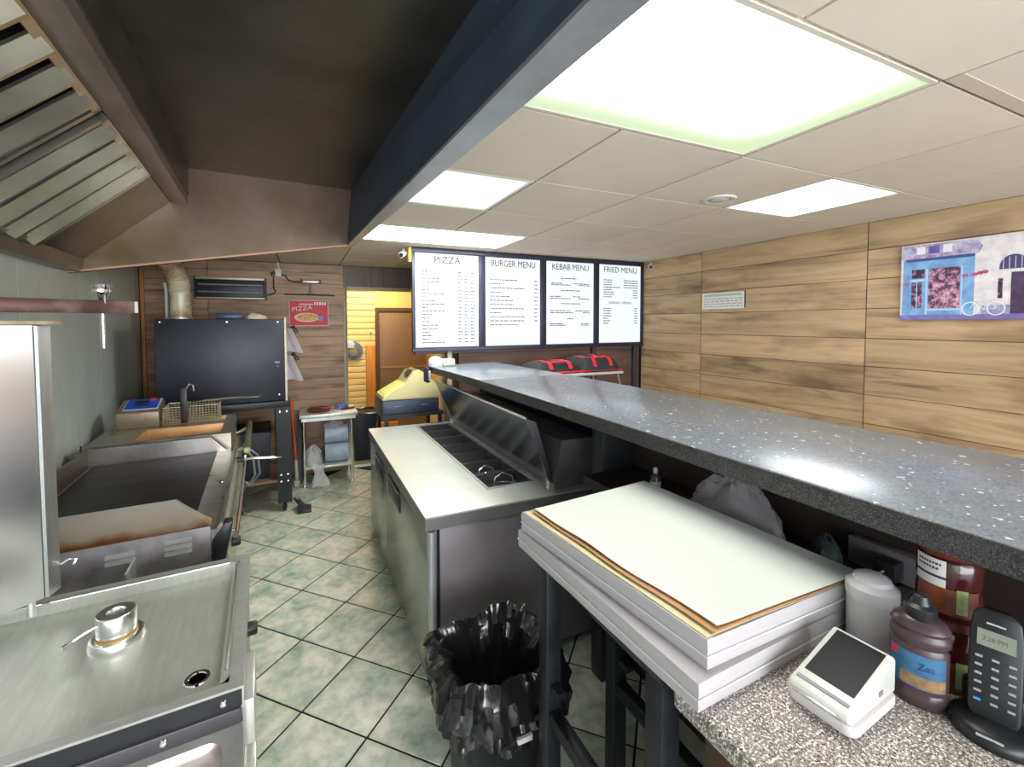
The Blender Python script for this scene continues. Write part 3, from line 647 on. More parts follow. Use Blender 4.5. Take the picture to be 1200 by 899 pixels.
# raised rear housing and the open lid leaning on the bar
HX = 1.165
part('rear_housing', B().prism([(HX, FT), (HX+.045, FT+.245), (1.405, FT+.245), (1.405, FT)], FY0+.06, FY1-.02, 1), mat('housing_steel', (.24,.225,.25), .38, .5, var=.15, vscale=4, rvar=.06), fr)
lid = B()
A0, A1 = (1.150, FT+.045), (1.010, FT+.375)
lid.add([(A0[0], FY0+.075, A0[1]), (A0[0], FY1-.08, A0[1]), (A1[0], FY1-.08, A1[1]), (A1[0], FY0+.075, A1[1]),
         (A0[0]+.012, FY0+.075, A0[1]+.006), (A0[0]+.012, FY1-.08, A0[1]+.006), (A1[0]+.012, FY1-.08, A1[1]+.006), (A1[0]+.012, FY0+.075, A1[1]+.006)],
        [(0,1,2,3), (7,6,5,4), (0,3,7,4), (1,5,6,2), (2,6,7,3), (0,4,5,1)])
ld = part('lid', lid, mat('lid_steel', (.16,.19,.22), .22, .9, var=.2, vscale=3, rvar=.06), fr, label='open stainless lid leaning forward')
for y in (FY0+.070, FY1-.085):
    part('lid_cheek', B().prism([(A0[0], A0[1]-.03), (A1[0], A1[1]), (A1[0]+.055, A1[1]-.02), (A0[0]+.02, A0[1]-.02)], y, y+.006, 1), mat('cheek_steel', (.42,.40,.43), .3, .9), ld)
part('lid_fold', B().tube([(A1[0], FY0+.075, A1[1]), (A1[0], FY1-.08, A1[1])], .006, 8), steel, ld)
for y in (FY0+.07, FY1-.08): part('hinge', B().tube([(1.15, y-.015, FT+.022), (1.15, y+.02, FT+.022)], .014, 12).box(1.135, 1.165, y-.012, y+.016, FT, FT+.022), steel, fr)
# food pans in the well
n = 7; pw = (WY1-WY0)/n; pan_m = mat('pan_steel', (.30,.31,.33), .3, 1, var=.2, vscale=8, rvar=.08)
pan = None
for k in range(n):
    y0 = WY0 + pw*k; cy_ = y0+pw/2; cx_ = (WX0+WX1)/2; hx, hy = (WX1-WX0)/2-.004, pw/2-.004
    if pan is None:
        b = B(); d = .15
        b.box(-hx, hx, -hy, hy, -d, -d+.003)
        b.box(-hx, -hx+.004, -hy, hy, -d, -.004).box(hx-.004, hx, -hy, hy, -d, -.004).box(-hx, hx, -hy, -hy+.004, -d, -.004).box(-hx, hx, hy-.004, hy, -d, -.004)
        b.box(-hx, hx, hy-.012, hy+.004, -.006, .002)
        pan = mesh_of('pan', b, pan_m)
    o = piece('pan', pan, fr, (cx_, cy_, FT))
for (bx, by, sc, lab) in ((1.0, WY0+pw*.5, 1.0, 'wire scoop basket standing in the nearest food pan'), (.99, WY0+pw*1.55, .85, 'wire scoop basket in the second nearest food pan')):
    t = thing('wire_basket', lab, 'basket', (bx, by, FT-.146), local=True)
    b = B()
    for z_, r_ in ((0, .045), (.05, .056), (.10, .066)): b.tube([(r_*sc*cos(a*pi/8), r_*sc*sin(a*pi/8), z_*sc+.003) for a in range(16)], .0026, 6, closed=True)
    part('hoops', b, chrome, t)
    b = B()
    for a in range(12): b.tube([(.045*sc*cos(a*pi/6), .045*sc*sin(a*pi/6), .003), (.066*sc*cos(a*pi/6), .066*sc*sin(a*pi/6), .10*sc+.003)], .0022, 6)
    part('wires', b, chrome, t)
    part('handle', B().tube([(.066*sc, 0, .10*sc), (.05*sc, .01, .15*sc), (0, .02, .17*sc), (-.05*sc, .01, .15*sc), (-.066*sc, 0, .10*sc)], .004, 8), chrome, t)

# ================================================================== TILL
t = thing('till_stand', 'dark stand at the far end of the prep fridge under the till', 'stand', (.85, 3.97, 0))
part('top', B().box(.60, 1.12, 3.74, 4.20, .88, .91), black_metal, t)
for x in (.62, 1.08):
    for y in (3.76, 4.16): part('leg', B().box(x, x+.03, y, y+.03, 0, .88), black_metal, t)
t = thing('cash_drawer', 'navy steel cash drawer under the cream till', 'cash drawer', (.85, 3.97, .91))
navy = mat('navy_drawer', (.035,.045,.075), .4, .3)
part('case', B().box(.60, 1.08, 3.75, 4.17, .91, 1.025), navy, t, bevel=.004)
d = part('drawer_front', B().box(.612, 1.068, 3.742, 3.75, .925, 1.005), navy, t, bevel=.002)
part('slot', B().box(.70, .76, 3.738, 3.742, .975, .98), chrome, d)
part('slot', B().box(.92, .98, 3.738, 3.742, .975, .98), chrome, d)
t = thing('till', 'cream electronic till with yellow key panel', 'till', (.85, 3.97, 1.025))
cream = mat('till_cream', s2l(186,176,130), .5); keyy = mat('till_yellow', s2l(226,220,140), .5)
part('body', B().prism([(.60, 1.026), (.61, 1.055), (.80, 1.16), (.86, 1.25), (.93, 1.27), (1.03, 1.18), (1.09, 1.10), (1.09, 1.026)], 3.77, 4.13, 1), cream, t, bevel=.008)
kp = B()
for r in range(6):
    for c_ in range(9):
        s_ = .08 + .82*r/6; x = .615 + (.795-.615)*s_; zz = 1.0575 + (1.158-1.0575)*s_
        y = 3.79 + .033*c_
        kp.hexa([(x,y,zz),(x+.022,y,zz+.012),(x+.022,y+.024,zz+.012),(x,y+.024,zz),(x-.004,y,zz+.008),(x+.018,y,zz+.020),(x+.018,y+.024,zz+.020),(x-.004,y+.024,zz+.008)])
part('keys', kp, keyy, t, kind='stuff')
part('key_panel', B().hexa([(.611,3.78,1.0556),(.798,3.78,1.159),(.798,4.12,1.159),(.611,4.12,1.0556),(.609,3.78,1.0585),(.796,3.78,1.162),(.796,4.12,1.162),(.609,4.12,1.0585)]), keyy, t)
part('display', B().hexa([(.83,3.83,1.212),(.868,3.83,1.262),(.868,3.97,1.262),(.83,3.97,1.212),(.822,3.83,1.220),(.860,3.83,1.270),(.860,3.97,1.270),(.822,3.97,1.220)]), black_plastic, t)
t = thing('receipt_printer', 'small white rounded printer at the far tip of the counter', 'printer', (1.02, 3.52, BT))
part('dome', B().lathe([(.058,0),(.06,.03),(.052,.06),(.03,.078),(0,.084)], (1.0,3.56,BT), 24), mat('pale_grey', s2l(190,196,198), .5), t)
part('paper_case', B().box(1.05, 1.16, 3.52, 3.60, BT, BT+.06), white_plastic, t, bevel=.015, seg=3)
t = thing('card_pouch', 'dark cloth pouch hanging off the counter tip', 'pouch', (.93, 3.58, 1.20))
part('pouch', B().box(.915, .948, 3.53, 3.63, 1.19, 1.315), mat('pouch_navy', s2l(44,42,70), .7), t, bevel=.01, seg=3)
part('tag', B().box(.93, .945, 3.505, 3.528, 1.21, 1.29), mat('pink_tag', s2l(205,180,180), .6), t, bevel=.003)

# ================================================================== GRANITE COUNTER, PAPER STACK AND WHAT STANDS THERE
GT = 1.0
gc = thing('granite_counter', 'grey speckled granite worktop on dark cabinet at lower right', 'counter', (1.0, -.1, 0))
part('granite_top', B().box(.617, 1.428, -.9, .60, GT-.038, GT), granite, gc, bevel=.006)
part('cabinet', B().box(.68, 1.425, -.88, .58, .08, GT-.038), mat('cabinet_maroon', (.045,.018,.014), .5, var=.3, vscale=3), gc)
part('plinth', B().box(.74, 1.42, -.86, .56, 0, .08), black_plastic, gc)
st = thing('metal_stand', 'black square tube metal stand under the paper stack', 'stand', (.78, .9, 0))
for x, y in ((.655, 1.115), (.90, 1.115), (.655, .665), (.90, .665)): part('leg', B().box(x-.024, x+.024, y-.024, y+.024, 0, GT-.04), black_metal, st, bevel=.003)
part('top_frame', B().box(.631, 1.11, 1.09, 1.139, GT-.04, GT).box(.631, 1.11, .641, .69, GT-.04, GT).box(.631, .679, .69, 1.09, GT-.04, GT).box(1.06, 1.11, .69, 1.09, GT-.04, GT), black_metal, st, bevel=.002)
for x in (.655, .90):
    part('low_bar', B().box(x-.018, x+.018, .689, 1.091, .50, .54), black_metal, st, bevel=.002)
    part('brace', B().hexa([(x-.012,1.085,.60),(x+.012,1.085,.60),(x+.012,1.05,.60),(x-.012,1.05,.60),(x-.012,1.085,.62),(x+.012,1.085,.62),(x+.012,1.05,.62),(x-.012,1.05,.62)]), black_metal, st)
part('low_shelf', B().box(.68, .876, .69, 1.09, .20, .225), black_metal, st)
t = thing('under_shelf', 'dark ledge board below the bar top behind the paper stack', 'shelf', (1.28, 1.1, .96))
part('board', B().box(1.13, 1.428, .62, 1.635, .965, GT), darkbrown, t)
part('bracket', B().box(1.36, 1.428, 1.0, 1.04, .80, .965), black_metal, t)

def pack(name, label, q, z0, z1, seed):
    t = thing(name, label, 'paper stack', (q[0][0]*.5+q[2][0]*.5, q[0][1]*.5+q[2][1]*.5, z0))
    b = B(); rnd = random.Random(seed); layers = 5; N = 10
    def edge(k, f):
        a, c_ = q[k], q[(k+1) % 4]; return a[0]+(c_[0]-a[0])*f, a[1]+(c_[1]-a[1])*f
    rings = []
    for L_ in range(layers+1):
        f = L_/layers; ins = .0 if 0 < L_ < layers else .003; ring = []
        for k in range(4):
            for i in range(N):
                x, y = edge(k, i/N); mx_, my_ = (q[0][0]+q[2][0])/2, (q[0][1]+q[2][1])/2
                d = ins + (.003 if L_ == 2 else 0) + .0016*noise.noise((x*20, y*20, L_*3+seed)); l = hypot(x-mx_, y-my_)
                ring.append((x-(x-mx_)/l*d, y-(y-my_)/l*d, z0+(z1-z0)*f))
        rings.append(ring)
    n = 4*N
    for r in rings: b.v += [Vector(p) for p in r]
    for L_ in range(layers):
        for i in range(n): b.f.append((L_*n+i, L_*n+(i+1) % n, (L_+1)*n+(i+1) % n, (L_+1)*n+i))
    b.f.append(tuple(range(n-1, -1, -1))); b.f.append(tuple(layers*n+i for i in range(n)))
    part('wrapped_ream', b, paper_edge, t)
    # fold of the wrapper running round the pack
    pts = [(*edge(k, i/6), z0+(z1-z0)*.45+.002*noise.noise((i*3., k*5., seed))) for k in range(4) for i in range(6)]
    part('wrapper_fold', B().tube(pts, .0022, 6, closed=True), paper, t)
    return t
pack('paper_pack', 'lower wrapped pack of white paper sheets on the black stand', [(.611,.537),(1.103,.556),(1.080,1.205),(.586,1.188)], GT, GT+.052, 1)
pack('paper_pack', 'upper wrapped pack of white paper sheets under the loose sheets', [(.650,.553),(1.118,.553),(1.082,1.200),(.592,1.178)], GT+.0525, GT+.108, 2)
def sheet(name, label, q, z, m, wav, seed, thick=.0012, curl=.0):
    def fn(u, v):
        x = (q[0][0]*(1-u)+q[1][0]*u)*(1-v) + (q[3][0]*(1-u)+q[2][0]*u)*v
        y = (q[0][1]*(1-u)+q[1][1]*u)*(1-v) + (q[3][1]*(1-u)+q[2][1]*u)*v
        e = max(0, 1-u/.10)
        x += wav*.9*e*noise.noise((v*3.1, seed, 0)) 
        zz = z + .0012*(1+noise.noise((x*7, y*7, seed))) + curl*e*e*(.5+.5*noise.noise((v*4+2, seed, 1)))
        return (x, y, zz)
    return single(name, label, 'paper sheet', B().grid(28, 28, fn), m, (q[0][0], q[0][1], z), solid=thick)
zt = GT+.109
sheet('paper_sheet', 'cream wrapping sheet showing along the left edge of the stack', [(.655,.560),(1.116,.556),(1.082,1.197),(.598,1.165)], zt, paper_cream, .006, 3.)
sheet('paper_sheet', 'brown wrapping sheet showing under the topmost white sheet', [(.664,.556),(1.118,.554),(1.084,1.198),(.612,1.155)], zt+.005, paper_brown, .014, 5.3)
sheet('paper_sheet', 'topmost large white paper sheet on the paper stack', [(.676,.562),(1.120,.552),(1.085,1.200),(.618,1.150)], zt+.010, paper, .016, 5.3, curl=.004)

# card reader / printer
cr = thing('card_terminal', 'white card terminal with black screen on the granite top', 'card terminal', (.884, .456, GT), rot=radians(-86), local=True)
part('base', B().prism(rr(-.055, .055, -.092, .064, .018), 0, .020, 2), mat('warm_white', s2l(214,206,206), .4), cr, bevel=.004)
sec = [(-.088, .020), (-.100, .030), (-.096, .041), (.056, .0846), (.063, .078), (.063, .020)]
bb = B().prism(sec, -.046, .050, 0)
bd_ = part('housing', bb, white_plastic, cr, bevel=.006, seg=3)
sl_ = (.088-.041)/(.068+.096)
def onh(x, y, d=.0): return (x+.002, y - d*sl_, .041 + (y+.096)*sl_ + d)
part('screen', B().hexa([onh(-.038,-.062,-.001), onh(.038,-.062,-.001), onh(.038,.050,-.001), onh(-.038,.050,-.001), onh(-.038,-.062,.0012), onh(.038,-.062,.0012), onh(.038,.050,.0012), onh(-.038,.050,.0012)]), glass_dark, bd_)
part('button_bar', B().box(-.036, .040, -.1025, -.096, .027, .033), chrome, bd_, bevel=.002)
part('printer_slot', B().hexa([onh(-.040,-.084), onh(.040,-.084), onh(.040,-.078), onh(-.040,-.078), onh(-.040,-.084,.002), onh(.040,-.084,.002), onh(.040,-.078,.002), onh(-.040,-.078,.002)]), grey_plastic, bd_)
part('side_port', B().box(.0498, .0515, .0, .012, .036, .044), grey_plastic, bd_)
# shaker
t = thing('shaker_bottle', 'white plastic shaker with domed lid beside the card terminal', 'shaker', (1.072, .508, GT))
part('body', B().lathe([(0,0),(.038,0),(.041,.006),(.043,.10),(.0435,.108),(0,.109)], (1.072,.508,GT), 32), dirty_white, t)
part('lid', B().lathe([(.0445,.106),(.0455,.112),(.045,.130),(.036,.138),(.033,.139),(.031,.147),(.020,.153),(0,.155)], (1.072,.508,GT), 32), mat('lid_white', s2l(216,214,216), .4), t)
# sauce bottle
t = thing('sauce_bottle', 'dark brown squeezy sauce bottle with blue label and black cap', 'bottle', (.998, .399, GT), rot=radians(-70), local=True)
b = B().lathe([(0,0),(.036,0),(.040,.006),(.0405,.020),(.037,.027),(.0395,.034),(.0395,.098),(.036,.106),(.041,.114),(.041,.124),(.037,.131),(.041,.138),(.036,.148),(.020,.156),(0,.157)], (0,0,0), 32)
for v in b.v: v.y *= .78
part('body', b, mat('sauce_brown', s2l(70,54,58), .3, spec=.5), t)
part('cap', B().lathe([(.021,.150),(.0225,.152),(.0225,.172),(.014,.176),(.010,.19),(.006,.192),(0,.192)], (0,0,0), 24), black_plastic, t)
def label_strip(r, z0, z1, a0, a1, ky=1.0, n=14):
    b = B()
    b.grid(n, 1, lambda u, v: (r*cos(a0+(a1-a0)*u), ky*r*sin(a0+(a1-a0)*u), z0+(z1-z0)*v)); return b
lb = part('label', label_strip(.0402, .036, .096, radians(205), radians(330), .78), mat('label_blue', s2l(56,104,138), .4, var=.3, vscale=40), t, label='blue label')
part('label_band', label_strip(.0404, .038, .058, radians(235), radians(330), .78), mat('label_tan', s2l(140,112,76), .5, var=.4, vscale=60), lb)
part('badge', label_strip(.0404, .080, .095, radians(208), radians(228), .78), mat('badge_red', s2l(190,60,80), .5), lb)
b = B(); text(b, 'Zaa', (.0, -.0325, .070), (1,0,.12), (0,0,1), width=.022, height=.012); part('lettering', b, mat('label_ink_blue', s2l(30,60,120), .5), lb, smooth=False)
# jars
def jar(label, c, r, h, k):
    t = thing('sauce_jar', label, 'jar', c, rot=radians(-72), local=True, group=None)
    part('glass', B().lathe([(0,0),(r*.94,0),(r,.008),(r,h*.30),(r*.95,h*.36),(r*.95,h*.42),(r,h*.48),(r,h*.80),(r*.93,h*.86),(r*.88,h*.88),(0,h*.885)], (0,0,0), 36), glass_jar, t)
    part('lid', B().lathe([(r*.93,h*.87),(r*.95,h*.88),(r*.95,h*.99),(r*.90,h),(0,h)], (0,0,0), 36), mat('jar_lid_maroon', s2l(92,34,30), .35), t)
    l = part('label', label_strip(r*1.004, h*.44, h*.84, radians(205), radians(268)), label_w, t, label='white paper label')
    part('label_stripe', label_strip(r*1.007, h*.56, h*.60, radians(205), radians(268)), mat('stripe_blue', s2l(50,44,90), .5), l)
    part('picture_label', label_strip(r*1.004, h*.06, h*.44, radians(210), radians(330)), mat('food_print', s2l(136,66,32), .45, var=.6, vscale=22, col2=s2l(70,30,24)), t)
    part('green_label', label_strip(r*1.008, h*.10, h*.46, radians(286), radians(306)), mat('green_print', s2l(136,150,100), .5, var=.3, vscale=60), t)
    b = B(); rn = random.Random(k)
    for row in range(2 if k else 3):
        a = 212.
        while a < 256:
            w_ = rn.uniform(2.5, 6.5); zz = h*(.75-.07*row); rb = r*1.009
            if not (.54 < zz/h < .62): b.grid(2, 1, lambda u, v: (rb*cos(radians(a+w_*u)), rb*sin(radians(a+w_*u)), zz+h*.035*v))
            a += w_+1.5
    part('label_print', b, ink, l, kind='stuff', smooth=False)
jar('larger red-brown sauce jar at the bottom of the two-jar stack', (1.112, .405, GT), .056, .132, 1)
jar('smaller red-brown sauce jar standing on top of the larger jar', (1.112, .405, GT+.1325), .046, .124, 0)
# cordless phone in its cradle
ph = thing('cordless_phone', 'black cordless phone handset standing in its cradle', 'phone', (1.022, .311, GT), rot=radians(-73), local=True)
cb_ = B().lathe([(0,0),(.053,0),(.055,.006),(.052,.016),(.042,.024),(0,.026)], (0,.0,0), 36)
for v in cb_.v: v.y *= .95
cd = part('cradle', cb_, black_plastic, ph)
part('cradle_back', B().prism(rr(-.038, .038, .018, .05, .014), .014, .06, 2), black_plastic, ph, bevel=.004)
part('cradle_logo', B().box(-.018, .012, -.0478, -.0455, .0165, .0195), mat('silver_print', s2l(180,182,186), .4), cd)
hm = Matrix.Translation((0, .002, .022)) @ Matrix.Rotation(radians(-14), 4, 'X')
hp = [(-.026,0),(.026,0),(.030,.012),(.031,.06),(.031,.13),(.028,.160),(.018,.172),(-.018,.172),(-.028,.160),(-.031,.13),(-.031,.06),(-.030,.012)]
hs = part('handset', B().prism(hp, -.013, .013, 1).xf(hm), black_plastic, ph, bevel=.004)
def onp(x0, x1, z0, z1, y0=-.0150, y1=-.0125): return B().box(x0, x1, y0, y1, z0, z1).xf(hm)
part('display', onp(-.022, .022, .112, .138), mat('lcd', s2l(126,132,118), .3), hs)
b = B(); text(b, '3:26 PM', (-.016, -.0152, .121), (1,0,0), (0,0,1), width=.028, height=.008); part('display_digits', b.xf(hm), mat('lcd_ink', s2l(70,78,70), .5), hs, smooth=False)
part('brand_mark', onp(-.012, .010, .148, .1505), MATS['silver_print'], hs)
keym = mat('key_print', s2l(150,154,160), .45)
for r_ in range(6):
    for c_ in range(3):
        x = -.019+.019*c_; zz = .094-.0135*r_
        part('key', onp(x-.0042, x+.0042, zz-.0017, zz+.0017), keym if not (r_ == 5 and c_ == 0) else mat('key_blue', s2l(60,150,230), .4), hs)
# things on the ledge behind the paper
t = thing('small_bottle', 'small clear bottle with dark label on the ledge below the bar', 'bottle', (1.30, 1.372, GT))
part('body', B().lathe([(0,0),(.020,0),(.021,.004),(.021,.050),(.012,.062),(.008,.066),(0,.066)], (1.30,1.372,GT), 20), mat('bottle_dark', s2l(60,64,76), .25), t)
part('label', B().lathe([(.0214,.010),(.0214,.034)], (1.30,1.372,GT), 20), label_w, t)
part('cap', B().lathe([(.008,.064),(.009,.066),(.009,.082),(.005,.088),(0,.088)], (1.30,1.372,GT), 16), mat('cap_pale', s2l(200,196,196), .4), t)
def crumple(cx_, cy_, z0, rx, ry, rz, seed, n=26, m=16, amp=.22):
    b = B()
    def fn(u, v):
        a = 2*pi*u; e = (v-.0)*pi/2
        d = 1 + amp*noise.noise((cos(a)*2.2+seed, sin(a)*2.2, v*3)) + amp*.5*noise.noise((cos(a)*6, sin(a)*6+seed, v*7))
        return (cx_+rx*cos(a)*cos(e)*d, cy_+ry*sin(a)*cos(e)*d, z0+max(0, rz*sin(e)*d))
    return b.grid(n, m, fn)
single('plastic_bag', 'crumpled clear plastic bag behind the paper stack', 'plastic bag', crumple(1.285, 1.0, GT, .085, .17, .155, 2.), mat('cloudy_film', s2l(196,188,194), .25, alpha=.45, bump=.6, bscale=26, spec=.7), (1.285,.97,GT))
t = thing('socket_block', 'grey power socket block with black plug below the bar', 'socket', (1.40, .66, GT))
part('plate', B().box(1.390, 1.428, .56, .72, GT+.005, GT+.08), mat('socket_grey', s2l(96,90,92), .5), t, bevel=.004)
part('plug', B().box(1.345, 1.391, .59, .64, GT+.015, GT+.065), black_plastic, t, bevel=.006)
part('cord', B().tube([(1.345,.615,GT+.04),(1.31,.63,GT+.025),(1.29,.68,GT+.008),(1.25,.74,GT+.006)], .005, 8), black_plastic, t)
single('black_cloth', 'crumpled black cloth bundle beside the socket block', 'cloth', crumple(1.33, .745, GT, .04, .04, .08, 7., amp=.15), bagcloth, (1.31,.79,GT))

# ================================================================== BIN WITH BLACK BAG
bn = thing('waste_bin', 'black waste bin beside the fridge with bin liner folded over its rim', 'bin', (.60, 1.43, 0))
cxb, cyb = .60, 1.42
def ring(hx, hy, r, n=6): return [(cxb+x, cyb+y) for x, y in rr(-hx, hx, -hy, hy, r, n)]
b = B(); R0, R1 = ring(.125, .115, .04), ring(.165, .155, .05); n = len(R0)
b.add([(*p, .003) for p in R0] + [(*p, .50) for p in R1] + [(p[0]*.97+cxb*.03, p[1]*.97+cyb*.03, .50) for p in R1] + [(p[0]*.96+cxb*.04, p[1]*.96+cyb*.04, .02) for p in R0],
      [tuple(range(n-1,-1,-1)), tuple(3*n+i for i in range(n))] + [(k*n+i, k*n+(i+1) % n, (k+1)*n+(i+1) % n, (k+1)*n+i) for k in range(3) for i in range(n)])
part('tub', b, black_plastic, bn)
# liner: inner wall, over the rim and a crumpled outer skirt
prof = [(-.055, .14), (-.048, .24), (-.042, .32), (-.034, .39), (-.026, .44), (-.014, .49), (.002, .525), (.018, .538), (.034, .525), (.046, .50), (.052, .475), (.054, .45), (.050, .42), (.044, .395), (.036, .37), (.026, .35), (.016, .33)]
NB = 160; b = B(); rg = ring(.165, .155, .05, 10); base = []
seg_ = [hypot(rg[(i+1) % len(rg)][0]-rg[i][0], rg[(i+1) % len(rg)][1]-rg[i][1]) for i in range(len(rg))]; tot_ = sum(seg_)
for j in range(NB):
    d = tot_*j/NB; i = 0
    while d > seg_[i]: d -= seg_[i]; i += 1
    f = d/max(1e-9, seg_[i]); p, q = rg[i], rg[(i+1) % len(rg)]; base.append((p[0]+(q[0]-p[0])*f, p[1]+(q[1]-p[1])*f))
for k, (o_, z_) in enumerate(prof):
    for i, (x, y) in enumerate(base):
        l = hypot(x-cxb, y-cyb); nx, ny = (x-cxb)/l, (y-cyb)/l
        wob = .024*noise.noise((x*13, y*13, z_*16)) + .022*noise.noise((x*26, y*26, z_*42+4)) + .010*noise.noise((x*60, y*60, z_*80))
        hz = .028*noise.noise((x*9, y*9, 3.3)) if k >= 5 else 0
        hem = .05*noise.noise((x*12, y*12, 8.1)) if k >= 11 else 0
        d = o_ + wob*(1.2 if k > 5 else .8) + (.008 if k > 8 else 0)
        b.v.append(Vector((x+nx*d, y+ny*d, z_+hz+hem)))
for k in range(len(prof)-1):
    for i in range(NB): b.f.append((k*NB+i, k*NB+(i+1) % NB, (k+1)*NB+(i+1) % NB, (k+1)*NB+i))
b.f.append(tuple(range(NB)))
part('bin_liner', b, bag_black, bn, label='shiny black plastic liner')
part('liner_tag', B().hexa([(.60,1.222,.332),(.655,1.222,.332),(.655,1.232,.332),(.60,1.232,.332),(.60,1.222,.35),(.655,1.222,.35),(.655,1.232,.35),(.60,1.232,.35)]), label_w, bn)

# ================================================================== DONER GRILL (cooking line frame: v across, u along)
dg = thing('doner_grill', 'stainless doner grill base with shallow drip tray at lower left', 'grill', (-.5, 1.48, 0), LF)
DV0, DV1, DU0, DU1, DT = -.99, -.052, 1.15, 1.815, .85
part('body', B().box(DV0, DV1-.02, DU0+.012, DU1-.01, .10, DT-.05), steel_v, dg, bevel=.004)
for v_ in (DV0+.05, DV1-.08):
    for u_ in (DU0+.06, DU1-.06): part('leg', B().tube([(v_,u_,0),(v_,u_,.10)], .02, 12), chrome, dg)
tr = B()
I0, I1, J0, J1 = DV0+.03, DV1-.030, DU0+.028, DU1-.035
tr.box(DV0, I0, DU0, DU1, DT-.05, DT).box(I1, DV1, DU0, DU1, DT-.05, DT).box(I0, I1, DU0, J0, DT-.05, DT).box(I0, I1, J1, DU1, DT-.05, DT)
tp = part('tray_rim', tr, mat('rim_steel', (.50,.51,.48), .45, .6, var=.1, vscale=10, stretch=(1,6,1)), dg)
b = B(); o_ = rr(I0, I1, J0, J1, .03, 6); i_ = rr(I0+.022, I1-.022, J0+.022, J1-.022, .03, 6); n = len(o_)
b.add([(*p, DT-.001) for p in o_] + [(*p, DT-.026) for p in i_], [(k, (k+1) % n, n+(k+1) % n, n+k) for k in range(n)] + [tuple(n+k for k in range(n))])
part('tray_floor', b, steel_tray, dg, label='scratched steel tray floor')
b = B()
for pr, z_ in ((.0, .0),):
    b.tube([(I0+.05, J1-.008, DT+.002), (I1-.03, J1-.008, DT+.002)], .004, 8).tube([(I1-.008, J0+.04, DT+.002), (I1-.008, J1-.03, DT+.002)], .004, 8)
part('tray_bead', b, chrome, dg)
dr = part('drain', B().lathe([(.017,.0),(.019,.003),(.026,.003),(.028,0)], (-.152, 1.262, DT-.026), 24), chrome, dg)
part('drain_hole', B().lathe([(0,.0008),(.018,.0008)], (-.152, 1.262, DT-.026), 24), black_plastic, dr)
pd = part('spit_base', B().lathe([(0,0),(.062,0),(.062,.006),(.058,.016),(.052,.018),(.050,.018)], (-.360, 1.530, DT-.026), 36), alu, dg, label='round aluminium spit base')
part('spit_cup', B().lathe([(.043,.016),(.044,.018),(.044,.074),(.041,.078),(.021,.078),(.019,.074),(.019,.05),(0,.05)], (-.360, 1.530, DT-.026), 36), alu, pd)
part('grease_ring', B().lathe([(.0445,.0175),(.0465,.0175),(.0465,.021),(.0445,.021)], (-.360, 1.530, DT-.026), 36), mat('yellow_grease', s2l(170,130,40), .4), pd)
part('locking_pin', B().tube([(-.398, 1.51, DT+.032), (-.424, 1.495, DT+.026), (-.444, 1.487, DT+.018), (-.456, 1.478, DT+.016), (-.45, 1.470, DT+.018), (-.432, 1.478, DT+.022)], .0042, 8), chrome, pd)
# end face towards the viewer: dark strip, band and an embossed panel
part('end_strip', B().box(DV0, DV1-.004, DU0-.004, DU0+.012, DT-.042, DT-.006), black_metal, dg)
part('end_band', B().box(DV0, DV1-.006, DU0-.012, DU0+.012, DT-.078, DT-.042), mat('band_steel', (.07,.065,.075), .42, .5), dg, bevel=.003)
ep = part('end_panel', B().box(DV0, DV1-.004, DU0-.006, DU0+.012, .12, DT-.078), mat('end_steel', (.20,.19,.19), .35, .9, var=.25, vscale=6, rvar=.08), dg)
b = B(); o_ = rr(DV0+.10, DV1-.045, .20, DT-.100, .03, 6); i_ = rr(DV0+.115, DV1-.060, .215, DT-.115, .025, 6); n = len(o_)
b.add([(p[0], DU0-.0065, p[1]) for p in o_] + [(p[0], DU0-.016, p[1]) for p in i_], [(k, (k+1) % n, n+(k+1) % n, n+k) for k in range(n)] + [tuple(n+k for k in range(n))])
part('embossed_field', b, mat('pinkish_steel', (.36,.30,.29), .3, .8, var=.15, vscale=5, rvar=.08), ep)
for v_, z_ in ((DV1-.04, DT-.024), (-.42, DT-.062), (-.20, DT-.058)): part('rivet', B().lathe([(0,-.006),(.006,-.004),(.008,0)], (v_, DU0-.004 if z_ > DT-.04 else DU0-.012, z_), 12, axis='Y'), chrome, dg)
part('corner_clip', B().box(-.64, -.455, DU0-.022, DU0-.013, DT-.06, DT+.012).box(-.64, -.455, DU0-.022, DU0+.02, DT+.002, DT+.012), mat('clip_steel', (.25,.24,.27), .35, .8), dg, bevel=.002)
# aisle side: front fascia, tabs and knob
part('front_fascia', B().box(DV1-.02, DV1-.006, DU0+.02, DU1-.02, .30, DT-.05), steel_v, dg)
for a, c_ in ((1.18, 1.36), (1.19, 1.33)): pass
part('front_tab', B().box(DV1-.006, DV1+.02, 1.18, 1.36, DT-.17, DT-.06), mat('tab_white', s2l(206,206,200), .35, .6), dg, bevel=.003)
part('front_tab', B().box(DV1-.006, DV1+.02, 1.17, 1.27, DT-.42, DT-.22), MATS['tab_white'], dg, bevel=.003)
part('knob', B().lathe([(0,.03),(.016,.03),(.019,.026),(.020,0)], (DV1-.006, 1.50, DT-.085), 20, axis='X'), black_plastic, dg)
